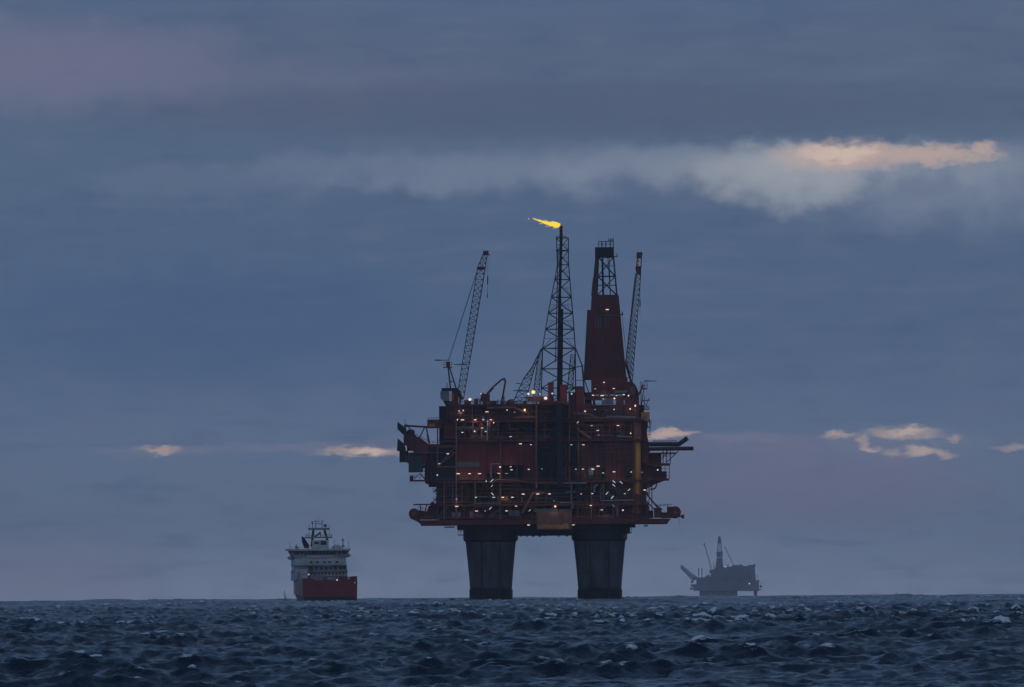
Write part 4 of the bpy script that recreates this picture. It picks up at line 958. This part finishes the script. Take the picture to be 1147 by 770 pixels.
b = MB(); sbox(b, 343.6, 367.2, 590.6, 593, 55, 60); sbox(b, 339.8, 370.4, 600.6, 602.4, 55, 60); b.rail((sx(340, 55), 55, sz(600.6)), (sx(370, 55), 55, sz(600.6)), .9, 1.2, .09); b.build('crosstree', SGREY, mast)
for x, ya, yb, r in ((351.4, 582, 591, .2), (358.6, 582, 591, .2), (347.6, 584.5, 591, .2), (355, 578, 586, .1), (344, 586, 600, .1), (366.6, 586, 600, .1), (382, 603.6, 614, .25), (329.2, 609.4, 614.5, .35), (322.3, 606, 614.4, .1), (388.6, 605, 614, .1), (341.5, 597, 601, .12), (369, 597.6, 601, .12), (372.5, 604, 614, .12)):
    b = MB(); sbar(b, (x, yb), (x, ya), 56, r, 5); b.build('antenna', SGREY, mast)
b = MB()
for a_, c_, r_ in (((351.4, 586), (358.6, 586), .22), ((349.6, 583.4), (361, 583), .14), ((381, 605), (383, 605), .3), ((380.5, 611), (384, 611), .5), ((328, 613), (332, 613), .6)):
    b = MB(); sbar(b, a_, c_, 56, r_); b.build('antenna_bracket', SGREY, mast)
for x, y in ((347.6, 584.4), (382, 604)): b = MB(); b.ball((sx(x, 56), 56, sz(y)), .5, 8, 6); b.build('mast_lamp', SGREY, mast)
b = MB(); b.ball((sx(362.2, 56), 56, sz(588)), 2.1*S.m, 12, 8); b.build('radar_dome', SGREY, mast, smooth=True)
b = MB(); b.rail((sx(321, yb0), yb0-1.3, sz(614.4)), (sx(390, yb0), yb0-1.3, sz(614.4)), .9, 1.6, .05); b.build('roof_railing', SGREY, br)
for x, y, d, m in ((344.2, 643.4, Y0-9.5, L_COOL), (377.6, 650, -.6, L_WARM), (390.6, 648.2, -.5, L_DIM), (397.4, 653, -.5, L_DIM)):
    b = MB(); b.ball((sx(x, d), d, sz(y)), .27, 8, 6); b.build('deck_lamp', m, ship)

# small spar buoy off the ship's quarter
B_ = Frame(4450.0, 320.3)
b = MB(); zt = B_.p(320.3, 661.3)[1]
b.turn([(.5, -4), (.7, -1), (.7, .9), (.3, 1.3)], 0, 0, 12)
b.lattice([(-.5,-.5,1.2), (.6,-.5,1.2), (.6,.5,1.2), (-.5,.5,1.2)], [(-.62,-.12,zt*.72), (-.38,-.12,zt*.72), (-.38,.12,zt*.72), (-.62,.12,zt*.72)], 3, .1, .07)
b.bar((-.5, 0, zt*.72), (-.66, 0, zt), .09, 6); b.ball((-.6, 0, zt*.86), .26, 8, 6)
buoy = b.build('marker_buoy', SGREY); buoy.location = B_.origin
tag(buoy, 'slim grey marker buoy leaning on the water beside the red hulled ship', 'buoy')

# ------------------------------------------------------------------ platform on the horizon
G = Frame(25000.0, 815)
far = tag(empty('oil_platform', G.origin), 'hazy grey blue oil platform far off on the horizon at right, small and unlit', 'oil platform')
def gbox(mb, x0, x1, y0, y1, d0, d1):
    cx = (x0+x1)/2; mb.box(G.p(x0, 650)[0], G.p(x1, 650)[0], d0, d1, G.p(cx, y1)[1], G.p(cx, y0)[1])
def gpoly(mb, pts, d0, d1): mb.prism([G.p(*p) for p in pts], d0, d1)
def gbar(mb, a, b_, d, r): mb.bar(G.P(*a, d), G.P(*b_, d), r)
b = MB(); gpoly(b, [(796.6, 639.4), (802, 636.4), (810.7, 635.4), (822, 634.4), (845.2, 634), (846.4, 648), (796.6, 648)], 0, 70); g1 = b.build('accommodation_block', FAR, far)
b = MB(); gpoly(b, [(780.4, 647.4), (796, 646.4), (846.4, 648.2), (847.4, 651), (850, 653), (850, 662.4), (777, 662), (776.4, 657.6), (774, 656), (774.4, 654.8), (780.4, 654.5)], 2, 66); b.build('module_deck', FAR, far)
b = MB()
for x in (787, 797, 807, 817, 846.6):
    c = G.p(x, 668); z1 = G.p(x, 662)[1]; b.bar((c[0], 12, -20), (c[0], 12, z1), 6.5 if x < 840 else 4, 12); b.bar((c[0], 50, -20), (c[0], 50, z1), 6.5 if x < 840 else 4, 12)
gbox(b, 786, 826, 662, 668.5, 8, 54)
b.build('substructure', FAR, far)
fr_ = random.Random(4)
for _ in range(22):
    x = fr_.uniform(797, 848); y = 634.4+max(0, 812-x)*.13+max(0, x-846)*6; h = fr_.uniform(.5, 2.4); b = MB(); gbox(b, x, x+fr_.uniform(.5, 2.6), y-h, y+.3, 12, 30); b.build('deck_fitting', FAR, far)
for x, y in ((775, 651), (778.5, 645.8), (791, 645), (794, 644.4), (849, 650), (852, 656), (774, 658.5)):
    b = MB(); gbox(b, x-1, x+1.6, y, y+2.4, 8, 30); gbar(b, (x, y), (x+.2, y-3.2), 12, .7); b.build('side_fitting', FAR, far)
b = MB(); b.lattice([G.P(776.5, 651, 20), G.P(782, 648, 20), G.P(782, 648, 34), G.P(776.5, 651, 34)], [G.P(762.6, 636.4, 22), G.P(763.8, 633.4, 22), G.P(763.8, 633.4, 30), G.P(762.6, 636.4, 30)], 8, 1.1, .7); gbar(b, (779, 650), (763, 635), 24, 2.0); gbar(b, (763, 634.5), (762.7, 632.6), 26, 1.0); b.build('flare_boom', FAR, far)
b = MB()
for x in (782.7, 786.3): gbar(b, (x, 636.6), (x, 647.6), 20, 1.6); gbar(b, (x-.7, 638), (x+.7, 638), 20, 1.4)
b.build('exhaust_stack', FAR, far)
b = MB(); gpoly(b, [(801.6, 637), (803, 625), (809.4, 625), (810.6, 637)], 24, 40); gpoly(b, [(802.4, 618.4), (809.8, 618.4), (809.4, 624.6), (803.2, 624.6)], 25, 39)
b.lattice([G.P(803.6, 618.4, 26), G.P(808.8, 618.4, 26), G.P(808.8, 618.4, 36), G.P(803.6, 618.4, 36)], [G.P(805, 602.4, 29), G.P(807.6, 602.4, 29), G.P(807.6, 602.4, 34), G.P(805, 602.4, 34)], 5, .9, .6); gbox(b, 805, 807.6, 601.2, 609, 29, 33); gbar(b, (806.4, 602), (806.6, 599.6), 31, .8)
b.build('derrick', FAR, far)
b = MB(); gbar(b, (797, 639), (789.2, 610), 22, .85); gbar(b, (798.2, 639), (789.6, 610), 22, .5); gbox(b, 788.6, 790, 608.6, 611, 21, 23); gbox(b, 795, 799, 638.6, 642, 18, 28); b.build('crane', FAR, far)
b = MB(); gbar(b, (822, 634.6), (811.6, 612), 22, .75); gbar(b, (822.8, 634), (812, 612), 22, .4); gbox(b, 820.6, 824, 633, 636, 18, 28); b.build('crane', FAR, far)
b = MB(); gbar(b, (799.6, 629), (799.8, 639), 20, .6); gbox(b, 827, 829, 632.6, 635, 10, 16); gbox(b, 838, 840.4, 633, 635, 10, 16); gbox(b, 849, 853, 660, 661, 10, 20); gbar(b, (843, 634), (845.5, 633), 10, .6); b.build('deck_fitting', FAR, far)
for x, y in ((812.3, 635), (839.4, 654)):
    b = MB(); b.ball(G.P(x, y, -2), 1.7, 8, 6); b.build('deck_lamp', L_COOL, far)

# ------------------------------------------------------------------ air
b = MB(); b.box(-28500, 28500, -28500, 28500, -62, 190)
m, nt, N, L = newmat('haze')
out = N('ShaderNodeOutputMaterial'); pv = N('ShaderNodeVolumePrincipled'); L(pv.outputs[0], out.inputs['Volume'])
pv.inputs['Color'].default_value = (.90,.94,1,1); pv.inputs['Density'].default_value = 2.0e-5; pv.inputs['Anisotropy'].default_value = 0.0
hz = b.build('haze', m); tag(hz, kind='stuff')

# ------------------------------------------------------------------ sun, camera, render
sd = bpy.data.lights.new('sun', 'SUN'); sd.energy = .12; sd.angle = R(18); sd.color = (1, .86, .76)
so = bpy.data.objects.new('sun', sd); col.objects.link(so)
so.rotation_euler = (R(90)-SUN_EL, 0, math.pi-SUN_AZ+0.0)
cd = bpy.data.cameras.new('camera'); cam = bpy.data.objects.new('camera', cd); col.objects.link(cam)
cd.sensor_fit = 'HORIZONTAL'; cd.sensor_width = 36; cd.lens = 36/(1147*K); cd.clip_start = 1; cd.clip_end = 100000
cam.location = (0, 0, H)
from mathutils import Matrix
cam.rotation_euler = (Matrix.Rotation(R(90)+PITCH, 3, 'X') @ Matrix.Rotation(-ROLL, 3, 'Z')).to_euler()
sc.camera = cam
sc.render.engine = 'CYCLES'
cy = sc.cycles
cy.use_denoising = True
try: cy.denoiser = 'OPENIMAGEDENOISE'
except Exception: pass
cy.max_bounces = 6; cy.diffuse_bounces = 3; cy.glossy_bounces = 3; cy.volume_bounces = 1; cy.transparent_max_bounces = 8
cy.sample_clamp_indirect = .6
vs = sc.view_settings
vs.view_transform = 'Standard'; vs.look = 'None'; vs.exposure = 0; vs.gamma = 1; vs.use_curve_mapping = False
